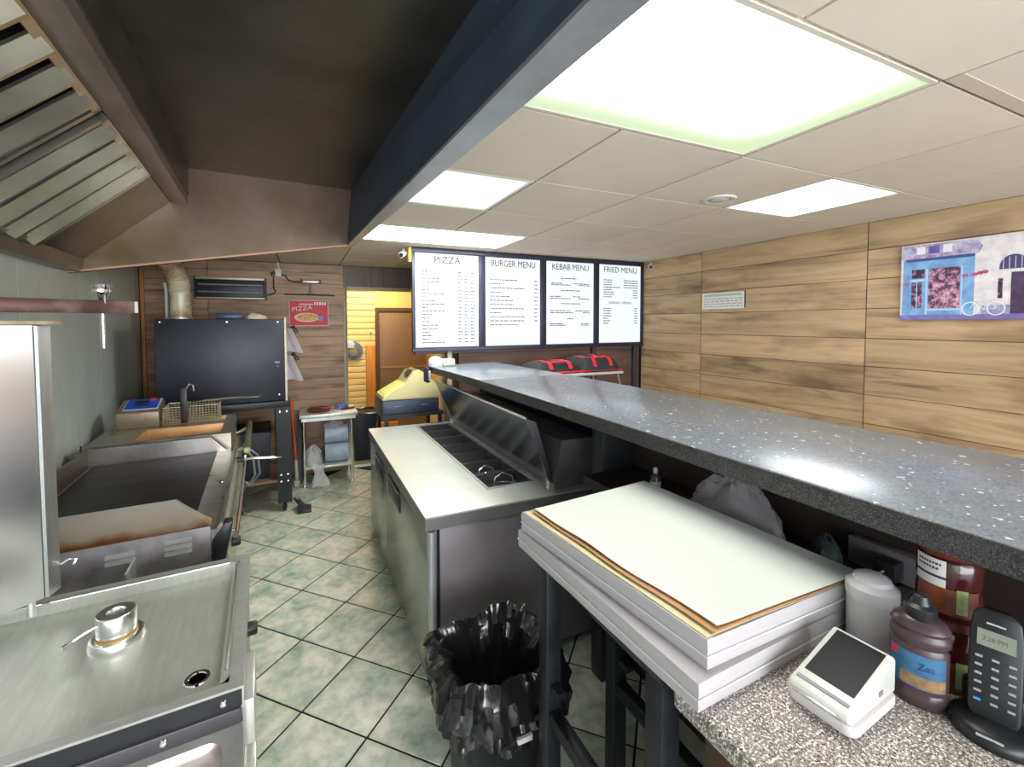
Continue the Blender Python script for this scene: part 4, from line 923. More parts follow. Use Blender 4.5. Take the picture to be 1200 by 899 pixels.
# upright steel heat shield standing on the tray
A = Vector((-.684, 1.674, 0)); A2 = Vector((-.678, 1.719, 0)); D = Vector((-.755, -.656, 0))*.42
hs = thing('heat_shield', 'tall upright stainless heat shield standing on the drip tray', 'panel', (A.x, A.y, .852))
q = [A, A2, A2+D, A+D]
part('panel', B().prism([(p.x, p.y) for p in q], .893, 1.675, 2), mat('shield_steel', (.62,.62,.64), .33, 1, var=.12, vscale=3.5, stretch=(1,1,.6), rvar=.05, detail=3, contrast=(.2,.8)), hs, bevel=.003)
part('edge_strip', B().prism([(A.x+.0015, A.y-.001), (A.x+.010, A.y-.002), (A2.x+.012, A2.y+.001), (A2.x+.0005, A2.y)], .895, 1.672, 2), steel_v, hs)
part('top_bar', B().prism([(A.x+D.x, A.y+D.y), (A.x+.05, A.y+.045), (A.x+.035, A.y+.062), (A.x+D.x-.01, A.y+D.y+.012)], 1.676, 1.686, 2), steel_rust, hs)
for f_ in (.08, .88):
    c = A + D*f_ + Vector((-.004, .02, 0)); part('foot', B().tube([(c.x, c.y, .851), (c.x, c.y, .895)], .010, 12), steel, hs)
part('clip', B().tube([(A2.x, A2.y+.004, .955), (A2.x+.03, A2.y+.012, .972), (A2.x+.045, A2.y+.012, .968), (A2.x+.04, A2.y+.008, .955)], .004, 8), chrome, hs)

# ================================================================== GRIDDLE
gr = thing('griddle', 'flat top griddle with black plate and rusty stained steel guards', 'griddle', (-.53, 2.73, 0), LF)
GV0, GV1, GU0, GU1 = -.90, -.195, 2.10, 3.38
part('body', B().box(GV0, GV1, GU0, GU1, .12, .845), steel_v, gr, bevel=.004)
for v_ in (GV0+.06, GV1-.06):
    for u_ in (GU0+.06, GU1-.06): part('leg', B().tube([(v_,u_,0),(v_,u_,.12)], .022, 12), chrome, gr)
part('plate', B().box(GV0+.04, GV1-.065, GU0+.10, GU1-.06, .845, .862), griddle_plate, gr, label='black cooking plate')
part('back_guard', B().box(GV0, GV0+.012, GU0+.02, GU1, .845, .955), steel_amber, gr)
part('far_guard', B().prism([(GV0+.012, .845), (GV1-.02, .845), (GV1-.02, .862), (-.30, .955), (GV0+.012, .955)], GU1-.03, GU1-.018, 1), mat('guard_steel', (.46,.42,.41), .36, .85, var=.3, vscale=5, rvar=.1), gr)
part('near_guard', B().hexa([(GV0+.012, GU0, .846), (GV1, GU0, .872), (GV1, GU0+.03, .872), (GV0+.012, GU0+.03, .846), (GV0+.012, GU0+.125, .955), (-.325, GU0+.125, .955), (-.320, GU0+.135, .952), (GV0+.012, GU0+.135, .952)]), steel_burnt, gr, label='grease browned sloping guard')
part('guard_corner', B().add([(GV1, GU0+.01, .869), (GV1, GU0+.07, .869), (-.328, GU0+.134, .954), (-.328, GU0+.134, .87)], [(0,1,2),(0,3,1),(0,2,3),(1,3,2)]), MATS['guard_steel'], gr)
part('near_face', B().box(GV0, GV1, GU0-.008, GU0, .45, .868), mat('face_steel', (.42,.39,.40), .38, .85, var=.35, vscale=8, rvar=.12), gr)
for v_, zz in ((-.30, (.835, .812, .790)), (-.475, (.822, .798))):
    for z_ in zz: part('louvre', B().hexa([(v_-.045, GU0-.010, z_-.006), (v_+.045, GU0-.010, z_-.006), (v_+.045, GU0-.006, z_+.006), (v_-.045, GU0-.006, z_+.006), (v_-.042, GU0-.026, z_-.003), (v_+.042, GU0-.026, z_-.003), (v_+.042, GU0-.009, z_+.007), (v_-.042, GU0-.009, z_+.007)]), steel, gr, bevel=.002)
part('side_ledge', B().box(-.68, -.43, 1.965, GU0-.008, .700, .708).box(-.68, -.43, 1.96, 1.968, .700, .745).box(-.438, -.430, 1.968, GU0-.008, .708, .80), steel, gr)
part('front_gutter', B().prism([(GV1-.065, .862), (GV1-.03, .850), (GV1+.02, .850), (GV1+.032, .872), (GV1+.042, .872), (GV1+.042, .835), (GV1-.065, .835)], GU0, GU1, 1), mat('gutter_steel', (.50,.48,.42), .3, .9, var=.25, vscale=7, rvar=.1), gr)
part('gutter_drain', B().lathe([(0,.002),(.014,.002),(.016,0)], (GV1-.01, 2.72, .851), 16), chrome, gr)
part('control_panel', B().prism([(GV1, .60), (GV1+.07, .60), (GV1+.045, .835), (GV1, .835)], GU0+.02, GU1, 1), mat('pale_panel', s2l(176,180,160), .35, .5, var=.12, vscale=5), gr)
for u_ in (2.3, 2.65, 3.0): part('knob', B().lathe([(0,.035),(.018,.035),(.021,.03),(.022,0)], (GV1+.06, u_, .70), 18, axis='X'), black_plastic, gr)
part('front_rail', B().tube([(GV1+.085, GU0+.02, .800), (GV1+.085, GU1-.02, .800)], .012, 12).tube([(GV1+.05, GU0+.08, .80), (GV1+.085, GU0+.08, .80)], .008, 8).tube([(GV1+.05, GU1-.1, .80), (GV1+.085, GU1-.1, .80)], .008, 8), chrome, gr)
part('corner_handle', B().prism([(GV1+.004, .70), (GV1+.05, .72), (GV1+.078, .865), (GV1+.05, .872), (GV1+.004, .80)], GU0-.005, GU0+.055, 1), black_plastic, gr, bevel=.006)

# ================================================================== FRYER
fy_ = thing('deep_fryer', 'stainless deep fryer with browned open tank beyond the griddle', 'fryer', (-.5, 3.78, 0), LF)
YV0, YV1, YU0, YU1 = -.93, -.19, 3.42, 4.16
part('body', B().box(YV0, YV1, YU0, YU1, .12, .85), steel_v, fy_, bevel=.004)
for v_ in (YV0+.06, YV1-.06):
    for u_ in (YU0+.06, YU1-.06): part('leg', B().tube([(v_,u_,0),(v_,u_,.12)], .022, 12), chrome, fy_)
tan = mat('tank_brown', s2l(176,130,84), .35, .6, var=.3, vscale=6, rvar=.1)
b = B()
for (a, c_, d, e) in ((YV0, YV1, YU0, YU0+.05), (YV0, YV1, 3.80, 3.85), (YV0, YV1, 4.11, YU1), (YV0, -.70, YU0+.05, 3.80), (-.25, YV1, YU0+.05, 3.80), (YV0, -.70, 3.85, 4.11), (-.25, YV1, 3.85, 4.11)): b.box(a, c_, d, e, .85, .955)
part('top_deck', b, mat('deck_steel', (.45,.42,.34), .32, .9, var=.3, vscale=6, rvar=.1), fy_)
for u_a, u_b in ((YU0+.05, 3.80), (3.85, 4.11)):
    part('tank', B().hexa([(-.68,u_a+.02,.853),(-.27,u_a+.02,.853),(-.27,u_b-.02,.853),(-.68,u_b-.02,.853),(-.698,u_a+.002,.950),(-.252,u_a+.002,.950),(-.252,u_b-.002,.950),(-.698,u_b-.002,.950)]), tan, fy_).data.polygons
# open the tanks: drop the lid face
for o in [c for c in fy_.children if c.name.startswith('tank')]:
    bm = bmesh.new(); bm.from_mesh(o.data); top = max(bm.faces, key=lambda f: f.calc_center_median().z); bmesh.ops.delete(bm, geom=[top], context='FACES_ONLY'); bm.to_mesh(o.data); bm.free()
part('front_rail', B().tube([(YV1+.09, YU0-.02, .83), (YV1+.09, YU1+.1, .85)], .022, 12).tube([(YV1, YU0+.1, .80), (YV1+.09, YU0+.1, .83)], .012, 8).tube([(YV1, YU1-.05, .80), (YV1+.09, YU1-.05, .845)], .012, 8), mat('olive_steel', s2l(170,168,130), .3, .8, var=.15, vscale=8), fy_)
part('front_panel', B().box(YV1, YV1+.03, YU0+.01, YU1-.01, .30, .78), MATS['pale_panel'], fy_, bevel=.003)
part('cable', B().tube([(YV1+.06, 3.62, .80), (YV1+.12, 3.62, .72), (YV1+.13, 3.66, .58), (YV1+.09, 3.70, .50), (YV1+.035, 3.72, .55)], .007, 8), grey_plastic, fy_)
part('cable', B().tube([(YV1+.06, 3.72, .80), (YV1+.15, 3.74, .70), (YV1+.16, 3.78, .55), (YV1+.10, 3.82, .46), (YV1+.035, 3.84, .50)], .007, 8), grey_plastic, fy_)
ch = part('control_head', B().prism([(3.86, .956), (3.86, 1.065), (3.885, 1.080), (4.08, 1.128), (4.10, 1.118), (4.10, .956)], -.875, -.64, 0), mat('head_tan', s2l(140,126,104), .4, .5, var=.2, vscale=8), fy_, bevel=.004)
def onc(v_, u_, d): return (v_, u_-d*.24, 1.0805+(u_-3.885)*.246+d)
def slab(v0, v1, u0, u1, d0, d1): return B().hexa([onc(v0,u0,d0), onc(v1,u0,d0), onc(v1,u1,d0), onc(v0,u1,d0), onc(v0,u0,d1), onc(v1,u0,d1), onc(v1,u1,d1), onc(v0,u1,d1)])
part('control_face', slab(-.845, -.650, 3.89, 4.07, 0, .004), mat('panel_border', s2l(190,205,235), .4), ch, label='blue control face')
part('control_field', slab(-.838, -.657, 3.895, 4.065, .004, .006), blue_panel, ch)
part('control_dial', slab(-.785, -.715, 3.95, 4.00, .006, .022), black_plastic, ch, bevel=.004)
part('red_switch', slab(-.71, -.68, 4.03, 4.055, .006, .016), mat('switch_red', s2l(210,60,60), .4), ch)
part('heating_bars', B().tube([(-.86, 3.90, .975), (-.60, 3.89, .97), (-.35, 3.9, .97)], .007, 8).tube([(-.86, 3.93, .985), (-.60, 3.92, .98), (-.35, 3.93, .98)], .007, 8), steel_rust, fy_)
# pipes and valves behind the griddle
part('gas_pipe', B().tube([(-.97, 3.42, .90), (-.90, 3.60, .93), (-.85, 3.80, .95), (-.83, 3.92, .95)], .014, 10), steel_rust, fy_)
part('valve', B().lathe([(0,-.02),(.02,-.018),(.022,.012),(.012,.018),(.012,.03),(0,.03)], (-.95, 3.47, .935), 16), chrome, fy_)
# wire fry basket with its upright handle
fk = thing('fry_basket', 'wire mesh fry basket with dark upright handle resting on the fryer', 'fry basket', (-.47, 3.98, .956), LF)
b = B(); x0, x1, y0, y1, z0, z1 = -.62, -.29, 3.88, 4.10, .958, 1.08
for k in range(18):
    x = x0+(x1-x0)*k/17; b.tube([(x,y0,z1),(x,y0,z0),(x,y1,z0),(x,y1,z1)],   .0026, 4, caps=False)
for k in range(12):
    y = y0+(y1-y0)*k/11; b.tube([(x0,y,z1),(x0,y,z0),(x1,y,z0),(x1,y,z1)],   .0026, 4, caps=False)
for k in range(1, 7):
    z_ = z0+(z1-z0)*k/7; b.tube([(x0,y0,z_),(x1,y0,z_),(x1,y1,z_),(x0,y1,z_)],   .0026, 4, closed=True)
part('mesh', b, mat('basket_wire', s2l(196,184,156), .35, .6), fk, kind='stuff')
part('rim', B().tube([(x0,y0,z1),(x1,y0,z1),(x1,y1,z1),(x0,y1,z1)], .005, 8, closed=True), chrome, fk)
part('handle', B().box(-.515, -.475, 3.862, 3.876, .965, 1.22), mat('handle_dark', (.05,.042,.04), .45, .5, var=.3, vscale=20), fk, bevel=.004)
part('handle_hook', B().tube([(-.48,3.869,1.21),(-.46,3.869,1.245),(-.44,3.869,1.235),(-.435,3.869,1.19)], .005, 8), chrome, fk)
t = thing('tongs', 'long steel tongs lying across the fryer', 'tongs', (-.30, 4.05, 1.085), LF)
part('jaw', B().tube([(-.40,4.02,1.092),(-.20,4.03,1.096),(-.02,4.06,1.093)], .006, 8), chrome, t)
part('jaw', B().tube([(-.40,4.06,1.092),(-.20,4.075,1.096),(-.02,4.07,1.093)], .006, 8), chrome, t)
part('pivot', B().tube([(-.02,4.05,1.093),(-.02,4.08,1.093)], .010, 10), black_plastic, t)
t = thing('ladle', 'small steel basket scoop hooked on the griddle front rail', 'scoop', (-.08, 3.30, .80), LF)
part('rod', B().tube([(-.115,3.20,.822),(-.06,3.22,.818),(.06,3.24,.80),(.10,3.24,.798)], .004, 8).tube([(-.115,3.225,.822),(-.06,3.245,.818),(.06,3.265,.80),(.10,3.24,.798)], .004, 8), chrome, t)
part('grip', B().box(-.20, -.11, 3.19, 3.24, .813, .835), black_plastic, t, bevel=.006)

# flat steel arm reaching out from the steel wall, with a funnel hooked on it
P0_, P1_ = Vector((-1.195, 2.525, 0)), Vector((-.762, 2.797, 0)); dr_ = (P1_-P0_).normalized(); nn_ = Vector((-dr_.y, dr_.x, 0))
arm = thing('utensil_rail', 'flat browned steel rail reaching out from the left steel wall', 'rail', (P0_.x, P0_.y, 1.73))
def strip(a, c_, o0, o1, z0, z1):
    q = [P0_+dr_*a+nn_*o0, P0_+dr_*c_+nn_*o0, P0_+dr_*c_+nn_*o1, P0_+dr_*a+nn_*o1]
    return B().prism([(p.x, p.y) for p in q], z0, z1, 2)
L_ = (P1_-P0_).length
part('flat_bar', strip(0, L_, 0, .010, 1.728, 1.790), mat('rail_brown', s2l(92,66,60), .4, .5, var=.5, vscale=2.4, col2=s2l(190,158,150), contrast=(.42,.72)), arm, bevel=.002)
part('end_piece', strip(L_, L_+.014, -.002, .014, 1.732, 1.788), steel, arm)
part('wall_plate', B().box(P0_.x-.012, P0_.x+.006, P0_.y-.05, P0_.y+.06, 1.69, 1.83), steel, arm)
fc_ = P0_ + dr_*(L_-.115) + nn_*.030
t = thing('funnel', 'stainless funnel with long spout hanging over the browned steel rail', 'funnel', (fc_.x, fc_.y, 1.55))
part('cup', B().lathe([(.008,1.70),(.010,1.755),(.034,1.825),(.039,1.83),(.039,1.843),(.034,1.846),(.039,1.85),(.042,1.866),(.038,1.866),(.030,1.83),(.006,1.755)], (fc_.x,fc_.y,0), 28), chrome, t)
part('spout', B().tube([(fc_.x,fc_.y,1.72),(fc_.x,fc_.y,1.56)], .010, 14), chrome, t)
q_ = fc_ - nn_*.036
part('hook', B().tube([(fc_.x,fc_.y,1.81),(q_.x,q_.y,1.812),(q_.x-nn_.x*.004,q_.y-nn_.y*.004,1.775)], .004, 8), chrome, t)

# ================================================================== PIZZA OVEN ON ITS STAND
ov = thing('pizza_oven', 'big black box pizza oven on a black wheeled stand by the back wall', 'oven', (-.28, 4.68, 0), LF)
OV0, OV1, OU0, OU1 = -.735, .178, 4.36, 4.98
oven_black = mat('oven_black', (.030,.033,.045), .42, .3, var=.25, vscale=3, rvar=.08)
part('box', B().box(OV0, OV1, OU0, OU1, 1.0, 1.715), oven_black, ov, bevel=.006)
part('box_edge', B().box(OV1, OV1+.018, OU0-.004, OU1, .99, 1.725), mat('edge_white', s2l(206,198,182), .45, var=.15, vscale=30), ov, label='pale edge strip of the oven front', bevel=.003)
for v_, z_ in ((-.70,1.69), (-.25,1.69), (.13,1.69), (.13,1.05), (-.70,1.05), (-.25,1.05)): part('screw', B().lathe([(0,-.004),(.006,-.003),(.008,0)], (v_, OU0, z_), 10, axis='Y'), chrome, ov)
part('scuff_marks', B().box(.10, .14, OU0-.001, OU0, 1.33, 1.345).box(.11, .135, OU0-.001, OU0, 1.30, 1.306), mat('scuff', s2l(150,150,160), .6), ov)
part('stand_top', B().box(OV0, .215, OU0-.02, OU1, .94, .995), black_metal, ov, bevel=.003)
for v_, u_ in ((.10, OU0-.015), (.10, OU1-.10), (OV0, OU0-.015), (OV0, OU1-.10)):
    lg = part('stand_leg', B().box(v_, v_+.115, u_, u_+.012, .085, .94).box(v_ if v_ < 0 else v_+.103, (v_ if v_ < 0 else v_+.103)+.012, u_+.012, u_+.09, .085, .94), black_metal, ov)
    for k in range(2):
        for z_ in (.90, .34, .28): part('bolt', B().lathe([(0,-.006),(.009,-.005),(.010,0)], (v_+.03+.055*k, u_, z_), 10, axis='Y'), chrome, lg)
    cs = part('caster', B().lathe([(.0,-.014),(.036,-.014),(.042,-.008),(.042,.008),(.036,.014),(0,.014)], (v_+.055, u_+.045, .043), 20, axis='X'), rubber, ov)
    part('caster_fork', B().box(v_+.036, v_+.040, u_+.025, u_+.065, .04, .088).box(v_+.070, v_+.074, u_+.025, u_+.065, .04, .088).box(v_+.036, v_+.074, u_+.025, u_+.065, .083, .088), grey_plastic, cs)
part('stand_shelf', B().box(OV0, .21, OU0, OU1, .275, .295), mat('shelf_brown', s2l(140,110,90), .5, .4, var=.2, vscale=6), ov)
for v_, w_, h_, lab in ((-.55, .36, .40, 'dark storage crate on the left of the oven stand shelf'), (-.14, .30, .42, 'dark storage crate on the right of the oven stand shelf')):
    t = thing('storage_crate', lab, 'crate', (v_+w_/2-.1, 4.66, .295), LF)
    part('crate', B().hexa([(v_-.1,4.45,.296),(v_+w_-.12,4.45,.296),(v_+w_-.12,4.86,.296),(v_-.1,4.86,.296),(v_-.12,4.43,.296+h_),(v_+w_-.10,4.43,.296+h_),(v_+w_-.10,4.88,.296+h_),(v_-.12,4.88,.296+h_)]), mat('crate_navy', (.02,.024,.035), .5), t, bevel=.008)
    part('rim', B().tube([(v_-.12,4.43,.296+h_),(v_+w_-.10,4.43,.296+h_),(v_+w_-.10,4.88,.296+h_),(v_-.12,4.88,.296+h_)], .010, 8, closed=True), black_plastic, t)
# on the oven
t = thing('blue_box', 'flat dark blue box lying on top of the pizza oven', 'box', (-.24, 4.50, 1.716), LF)
part('carton', B().box(-.33, -.135, 4.42, 4.60, 1.716, 1.765), mat('carton_blue', s2l(28,44,78), .4), t, bevel=.003)
part('stripe', B().box(-.27, -.16, 4.418, 4.4205, 1.736, 1.742), mat('stripe_cyan', s2l(70,130,170), .4), t)
single('folded_cloth', 'folded cream cloth on the pizza oven beside the blue box', 'cloth', crumple(-.04, 4.50, 1.716, .085, .08, .045, 4., 24, 10, .25), mat('cream_cloth', s2l(214,204,178), .9), (-.04,4.50,1.716), LF)
# flue pipe
fp = thing('flue_pipe', 'ribbed aluminium flue rising from the pizza oven with brown stains', 'pipe', (-.62, 4.86, 1.716), LF)
pts = []; rad = []
path = [(-.625,4.86,1.717),(-.625,4.86,1.95),(-.632,4.86,2.04),(-.66,4.86,2.14),(-.71,4.86,2.24),(-.76,4.86,2.32)]
N_ = 56
for i in range(N_+1):
    f = i/N_*(len(path)-1); k = min(int(f), len(path)-2); a, c_ = Vector(path[k]), Vector(path[k+1]); pts.append(a.lerp(c_, f-k)); rad.append(.078+(.004 if i % 2 else 0))
part('ribbed_pipe', B().tube(pts, rad, 24), mat('flue_alu', s2l(222,214,186), .4, .15, var=.6, vscale=5, col2=s2l(150,92,40), contrast=(.42,.66)), fp)
part('thin_pipe', B().tube([(-.735,4.93,1.717),(-.735,4.93,1.98),(-.745,4.93,2.04)], .014, 10), white_plastic, fp)
part('collar', B().lathe([(.085,.0),(.095,.002),(.095,.018),(.083,.02)], (-.625,4.86,1.716), 24), steel, fp)

# ================================================================== ON THE BACK WALL
wg = thing('wall_heater', 'black slatted electric heater high on the brown plank wall', 'heater', (-.65, YB-.05, 1.92))
part('case', B().box(-.965, -.33, YB-.035, YB, 1.925, 2.155), black_metal, wg, bevel=.003)
part('top_trim', B().box(-.962, -.333, YB-.075, YB-.035, 2.122, 2.152), mat('heater_cream', s2l(176,170,142), .4, .4), wg, bevel=.003)
for z_ in (2.072, 1.998): part('tube', B().tube([(-.935,YB-.055,z_),(-.36,YB-.055,z_)], .011, 10), mat('heater_tube', s2l(140,140,152), .3, .6), wg)
part('bottom_trim', B().box(-.962, -.333, YB-.075, YB-.035, 1.928, 1.944), MATS['heater_cream'], wg, bevel=.002)
for x in (-.962, -.345): part('end_cheek', B().box(x, x+.012, YB-.078, YB-.035, 1.928, 2.150), black_metal, wg)
jb = thing('switch_box', 'small white switch box with black cables under the ceiling', 'switch', (-.21, YB-.03, 2.18))
part('box', B().box(-.25, -.185, YB-.045, YB, 2.175, 2.26), white_plastic, jb, bevel=.006)
part('dial', B().lathe([(0,-.03),(.022,-.028),(.026,0)], (-.262, YB-.02, 2.20), 18, axis='Y'), black_plastic, jb)
part('conduit', B().tube([(-.215,YB-.02,2.26),(-.215,YB-.02,ZC-.002)], .012, 10), white_plastic, jb)
part('cable', B().tube([(-.185,YB-.02,2.20),(-.15,YB-.02,2.19),(-.12,YB-.02,2.14),(-.06,YB-.02,2.125),(.01,YB-.02,2.13)], .006, 8), black_plastic, jb)
part('cable', B().tube([(-.262,YB-.02,2.17),(-.262,YB-.02,2.05),(-.245,YB-.02,2.02),(-.265,YB-.02,1.99),(-.325,YB-.02,1.975)], .006, 8), black_plastic, jb)
lb_ = thing('light_bar', 'short metal bar device on a thin rod above the red sign', 'light bar', (.1, YB-.03, 1.98))
part('bar', B().box(.005, .20, YB-.05, YB-.01, 2.118, 2.15), mat('bar_silver', s2l(170,160,150), .3, .7), lb_, bevel=.004)
part('end_cap', B().box(.0, .02, YB-.055, YB-.005, 2.112, 2.156).box(.185, .205, YB-.055, YB-.005, 2.112, 2.156), black_plastic, lb_)
part('stem', B().tube([(.10,YB-.03,2.118),(.10,YB-.03,2.0)], .010, 10).lathe([(.0,-.006),(.03,-.004),(.034,.006),(0,.01)], (.10,YB-.03,2.0), 16), grey_plastic, lb_)
part('rod', B().tube([(-.165,YB-.02,1.992),(.345,YB-.02,1.985)], .007, 8), mat('rod_dark', s2l(90,76,70), .4, .5), lb_)
sg = thing('pizza_sign', 'red sign with a pizza picture on the brown plank wall', 'sign', (.075, YB-.012, 1.645))
part('board', B().box(-.125, .28, YB-.012, YB, 1.645, 1.932), mat('sign_border', s2l(214,170,160), .5), sg, bevel=.002)
fc = part('red_field', B().box(-.112, .268, YB-.0135, YB-.012, 1.658, 1.920), mat('sign_red', s2l(196,40,56), .5, var=.12, vscale=8), sg)
ell = lambda cx_, cz, rx, rz, n=32: [(cx_+rx*cos(2*pi*i/n), cz+rz*sin(2*pi*i/n)) for i in range(n)]
part('plate_print', B().prism(ell(.055,1.742,.125,.052), YB-.0142, YB-.0136, 1), mat('print_cream', s2l(226,196,160), .5), fc)
part('pizza_print', B().prism(ell(.06,1.744,.105,.040), YB-.0148, YB-.0143, 1), mat('print_pizza', s2l(206,150,90), .5, var=.5, vscale=30), fc)
part('tool_print', B().prism([(.165,1.70),(.215,1.70),(.225,1.755),(.165,1.76)], YB-.0148, YB-.0143, 1), mat('print_blue', s2l(120,130,190), .5), fc)
b = B(); text(b, 'PIZZA', (-.09, YB-.0145, 1.806), (.985,0,.12), (0,0,1), width=.205, height=.046); part('lettering', b, mat('print_white', s2l(232,210,200), .5), fc, smooth=False)
b = B()
for k in range(5): b.box(.13+.026*k, .148+.026*k, YB-.0142, YB-.0136, 1.878, 1.912)
b.box(-.02, .12, YB-.0142, YB-.0136, 1.880, 1.892)
part('small_print', b, MATS['print_white'], fc, kind='stuff')
# aprons on hooks
for nm, zt_, zb_, lab in (('a', 1.63, 1.365, 'upper white apron hanging on the brown wall beside the oven'), ('b', 1.335, 1.06, 'lower white apron hanging on the brown wall beside the oven')):
    t = thing('apron', lab, 'apron', (-.10, YB-.03, zb_))
    part('cloth', B().grid(10, 12, lambda u, v: (-.20+(.10+.11*(1-v))*u + .0, YB-.022-.015*sin(u*9+v*2)-.004*v, zb_+(zt_-zb_)*v+.01*sin(u*5))), cloth_w, t, solid=.004)
    hk = part('hook', B().tube([(-.09,YB,zt_+.01),(-.09,YB-.03,zt_+.01),(-.07,YB-.045,zt_+.02)], .007, 8).lathe([(0,-.01),(.02,-.008),(.022,0)], (-.09,YB,zt_+.01), 14, axis='Y'), black_plastic, t)
    part('cord', B().tube([(-.09,YB-.035,zt_+.012),(-.05,YB-.03,zt_-.02),(-.035,YB-.025,zt_-.05),(-.06,YB-.03,zt_-.06),(-.08,YB-.03,zt_-.02)], .006, 8), black_plastic, t)

# ================================================================== STEEL TABLE AND WHAT IT HOLDS
tb = thing('steel_table', 'small steel worktable with lower shelf by the doorway', 'table', (.22, 5.08, 0))
part('top', B().box(-.04, .52, 4.86, 5.325, .715, .75), steel_top, tb, bevel=.004)
part('under_frame', B().box(-.02, .50, 4.88, 5.31, .68, .715), steel, tb)
for x, y in ((0, 4.90), (.46, 4.90), (0, 5.28), (.46, 5.28)): part('leg', B().tube([(x,y,.012),(x,y,.68)], .018, 12).lathe([(0,0),(.022,0),(.022,.02),(.018,.03)], (x,y,0), 12), chrome, tb)
part('lower_shelf', B().box(-.01, .47, 4.885, 5.30, .185, .21), steel_top, tb, bevel=.004)
def roll(label, c, r, hl, m, mcore):
    t = thing('film_roll', label, 'roll', (c[0], c[1], c[2]-r), group=None)
    part('wrap', B().lathe([(.028,-hl),(r*.97,-hl),(r,-hl+.006),(r,hl-.006),(r*.97,hl),(.028,hl),(.028,-hl)], c, 28, axis='X'), m, t)
    part('core', B().lathe([(.020,-hl-.003),(.028,-hl-.003),(.028,hl+.003),(.020,hl+.003),(.020,-hl-.003)], c, 20, axis='X'), mcore, t)
blue_film = mat('blue_grey_film', s2l(160,176,196), .3, var=.15, vscale=8, spec=.6); card = mat('cardboard_core', s2l(150,120,90), .8)
roll('lower blue-grey film roll on the shelf of the steel table', (.315, 5.02, .31), .10, .115, blue_film, card)
roll('middle blue-grey film roll stacked on the shelf of the steel table', (.312, 5.02, .50), .089, .115, blue_film, card)
single('bag_of_wrap', 'crumpled clear film lump on top of the stacked rolls', 'plastic bag', crumple(.30, 5.02, .589, .10, .075, .06, 11., 26, 10, .2), film, (.30,5.02,.589))
t = thing('clear_bag', 'crumpled clear plastic bag spilling over the table shelf', 'plastic bag', (.10, 4.98, .21))
part('bundle', crumple(.085, 4.99, .211, .095, .09, .19, 5., 30, 16, .16), mat('cloudy_bag', s2l(205,208,208), .22, alpha=.6, bump=.6, bscale=24, spec=.7), t)
part('trailing_film', B().grid(8, 14, lambda u, v: (.06+.13*u+.02*sin(v*5+u*3)+.03*v, 4.868-.012*sin(v*7+u*6)-.05*v, .235-.215*v+.012*sin(u*7))), film, t, solid=.002)
t = thing('red_tray', 'dark red round dish with black and blue utensils on the steel table', 'dish', (.15, 5.05, .75))
part('dish', B().lathe([(0,.006),(.08,.006),(.10,.014),(.115,.030),(.120,.030),(.108,.008),(.09,0),(0,0)], (.15,5.05,.75), 32), mat('dish_red', s2l(120,48,36), .4), t)
part('black_tool', B().box(.07, .20, 5.03, 5.06, .776, .80), black_plastic, t, bevel=.006)
part('red_tool', B().box(.17, .27, 5.0, 5.022, .78, .795), mat('tool_red', s2l(190,70,50), .4), t, bevel=.004)
single('blue_packet', 'shiny blue plastic packet on the steel table', 'packet', crumple(.375, 5.12, .751, .075, .05, .055, 9., 20, 10, .3), mat('packet_blue', s2l(130,140,196), .3, var=.4, vscale=20, col2=s2l(40,70,160)), (.375,5.12,.751))
single('wood_stick', 'dark wooden stick lying at the right end of the steel table', 'stick', B().tube([(.37,5.0,.762),(.505,5.06,.762)], .011, 10), mat('stick_brown', s2l(92,62,40), .6), (.44,5.03,.75))
t = thing('broom', 'orange handled broom leaning between oven and table', 'broom', (-.075, 5.02, 0))
part('handle', B().tube([(-.079,5.04,.26),(-.115,5.20,.86)], .016, 12), orange_handle, t)
part('sleeve', B().tube([(-.072,5.015,.06),(-.079,5.04,.26)], .017, 12), white_plastic, t)
part('head', B().box(-.10, -.045, 4.96, 5.06, .0, .065), mat('bristle', s2l(190,188,180), .8), t, bevel=.006)
single('dark_board', 'dark board leaning against the wall behind the steel table', 'board', B().hexa([(-.06,5.10,0),(-.025,5.10,0),(-.025,5.13,0),(-.06,5.13,0),(-.06,5.29,.66),(-.025,5.29,.66),(-.025,5.32,.66),(-.06,5.32,.66)]), black_metal, (-.04,5.12,0))
t = thing('dustpan', 'black dustpan on the floor beside the oven caster', 'dustpan', (0, 4.33, 0))
part('pan', B().prism([(-.06,.0),(.05,.0),(.05,.012),(.0,.02),(-.05,.085),(-.06,.085)], 4.24, 4.42, 1), black_plastic, t, bevel=.003)
part('grip', B().tube([(-.055,4.33,.07),(-.09,4.33,.12)], .012, 10), black_plastic, t)
# dark bin in the doorway
t = thing('doorway_bin', 'dark plastic bin standing in the doorway beside the table', 'bin', (.68, 5.72, 0))
part('tub', B().hexa([(.56,5.60,0),(.80,5.60,0),(.80,5.86,0),(.56,5.86,0),(.53,5.57,.58),(.83,5.57,.58),(.83,5.89,.58),(.53,5.89,.58)]), mat('bin_dark', (.018,.024,.035), .45), t, bevel=.012)
part('liner', B().tube([(.53,5.57,.585),(.83,5.57,.575),(.83,5.89,.585),(.53,5.89,.59)], .016, 10, closed=True), bag_black, t)
t = thing('hose_coil', 'round grey-blue coil hanging on the yellow boards', 'coil', (.66, RY-.03, 1.18))
for r_, k in ((.115, 0), (.092, 1), (.07, 2)): part('loop', B().tube([(.66+r_*cos(a*pi/14), RY-.045-.008*k, 1.29+r_*sin(a*pi/14)) for a in range(28)], .014, 8, closed=True), mat('coil_grey', s2l(110,120,140), .5), t)
part('pale_wrap', crumple(.62, RY-.05, 1.33, .08, .03, .10, 3., 18, 8, .25), mat('pale_blue_bag', s2l(190,206,220), .5), t)
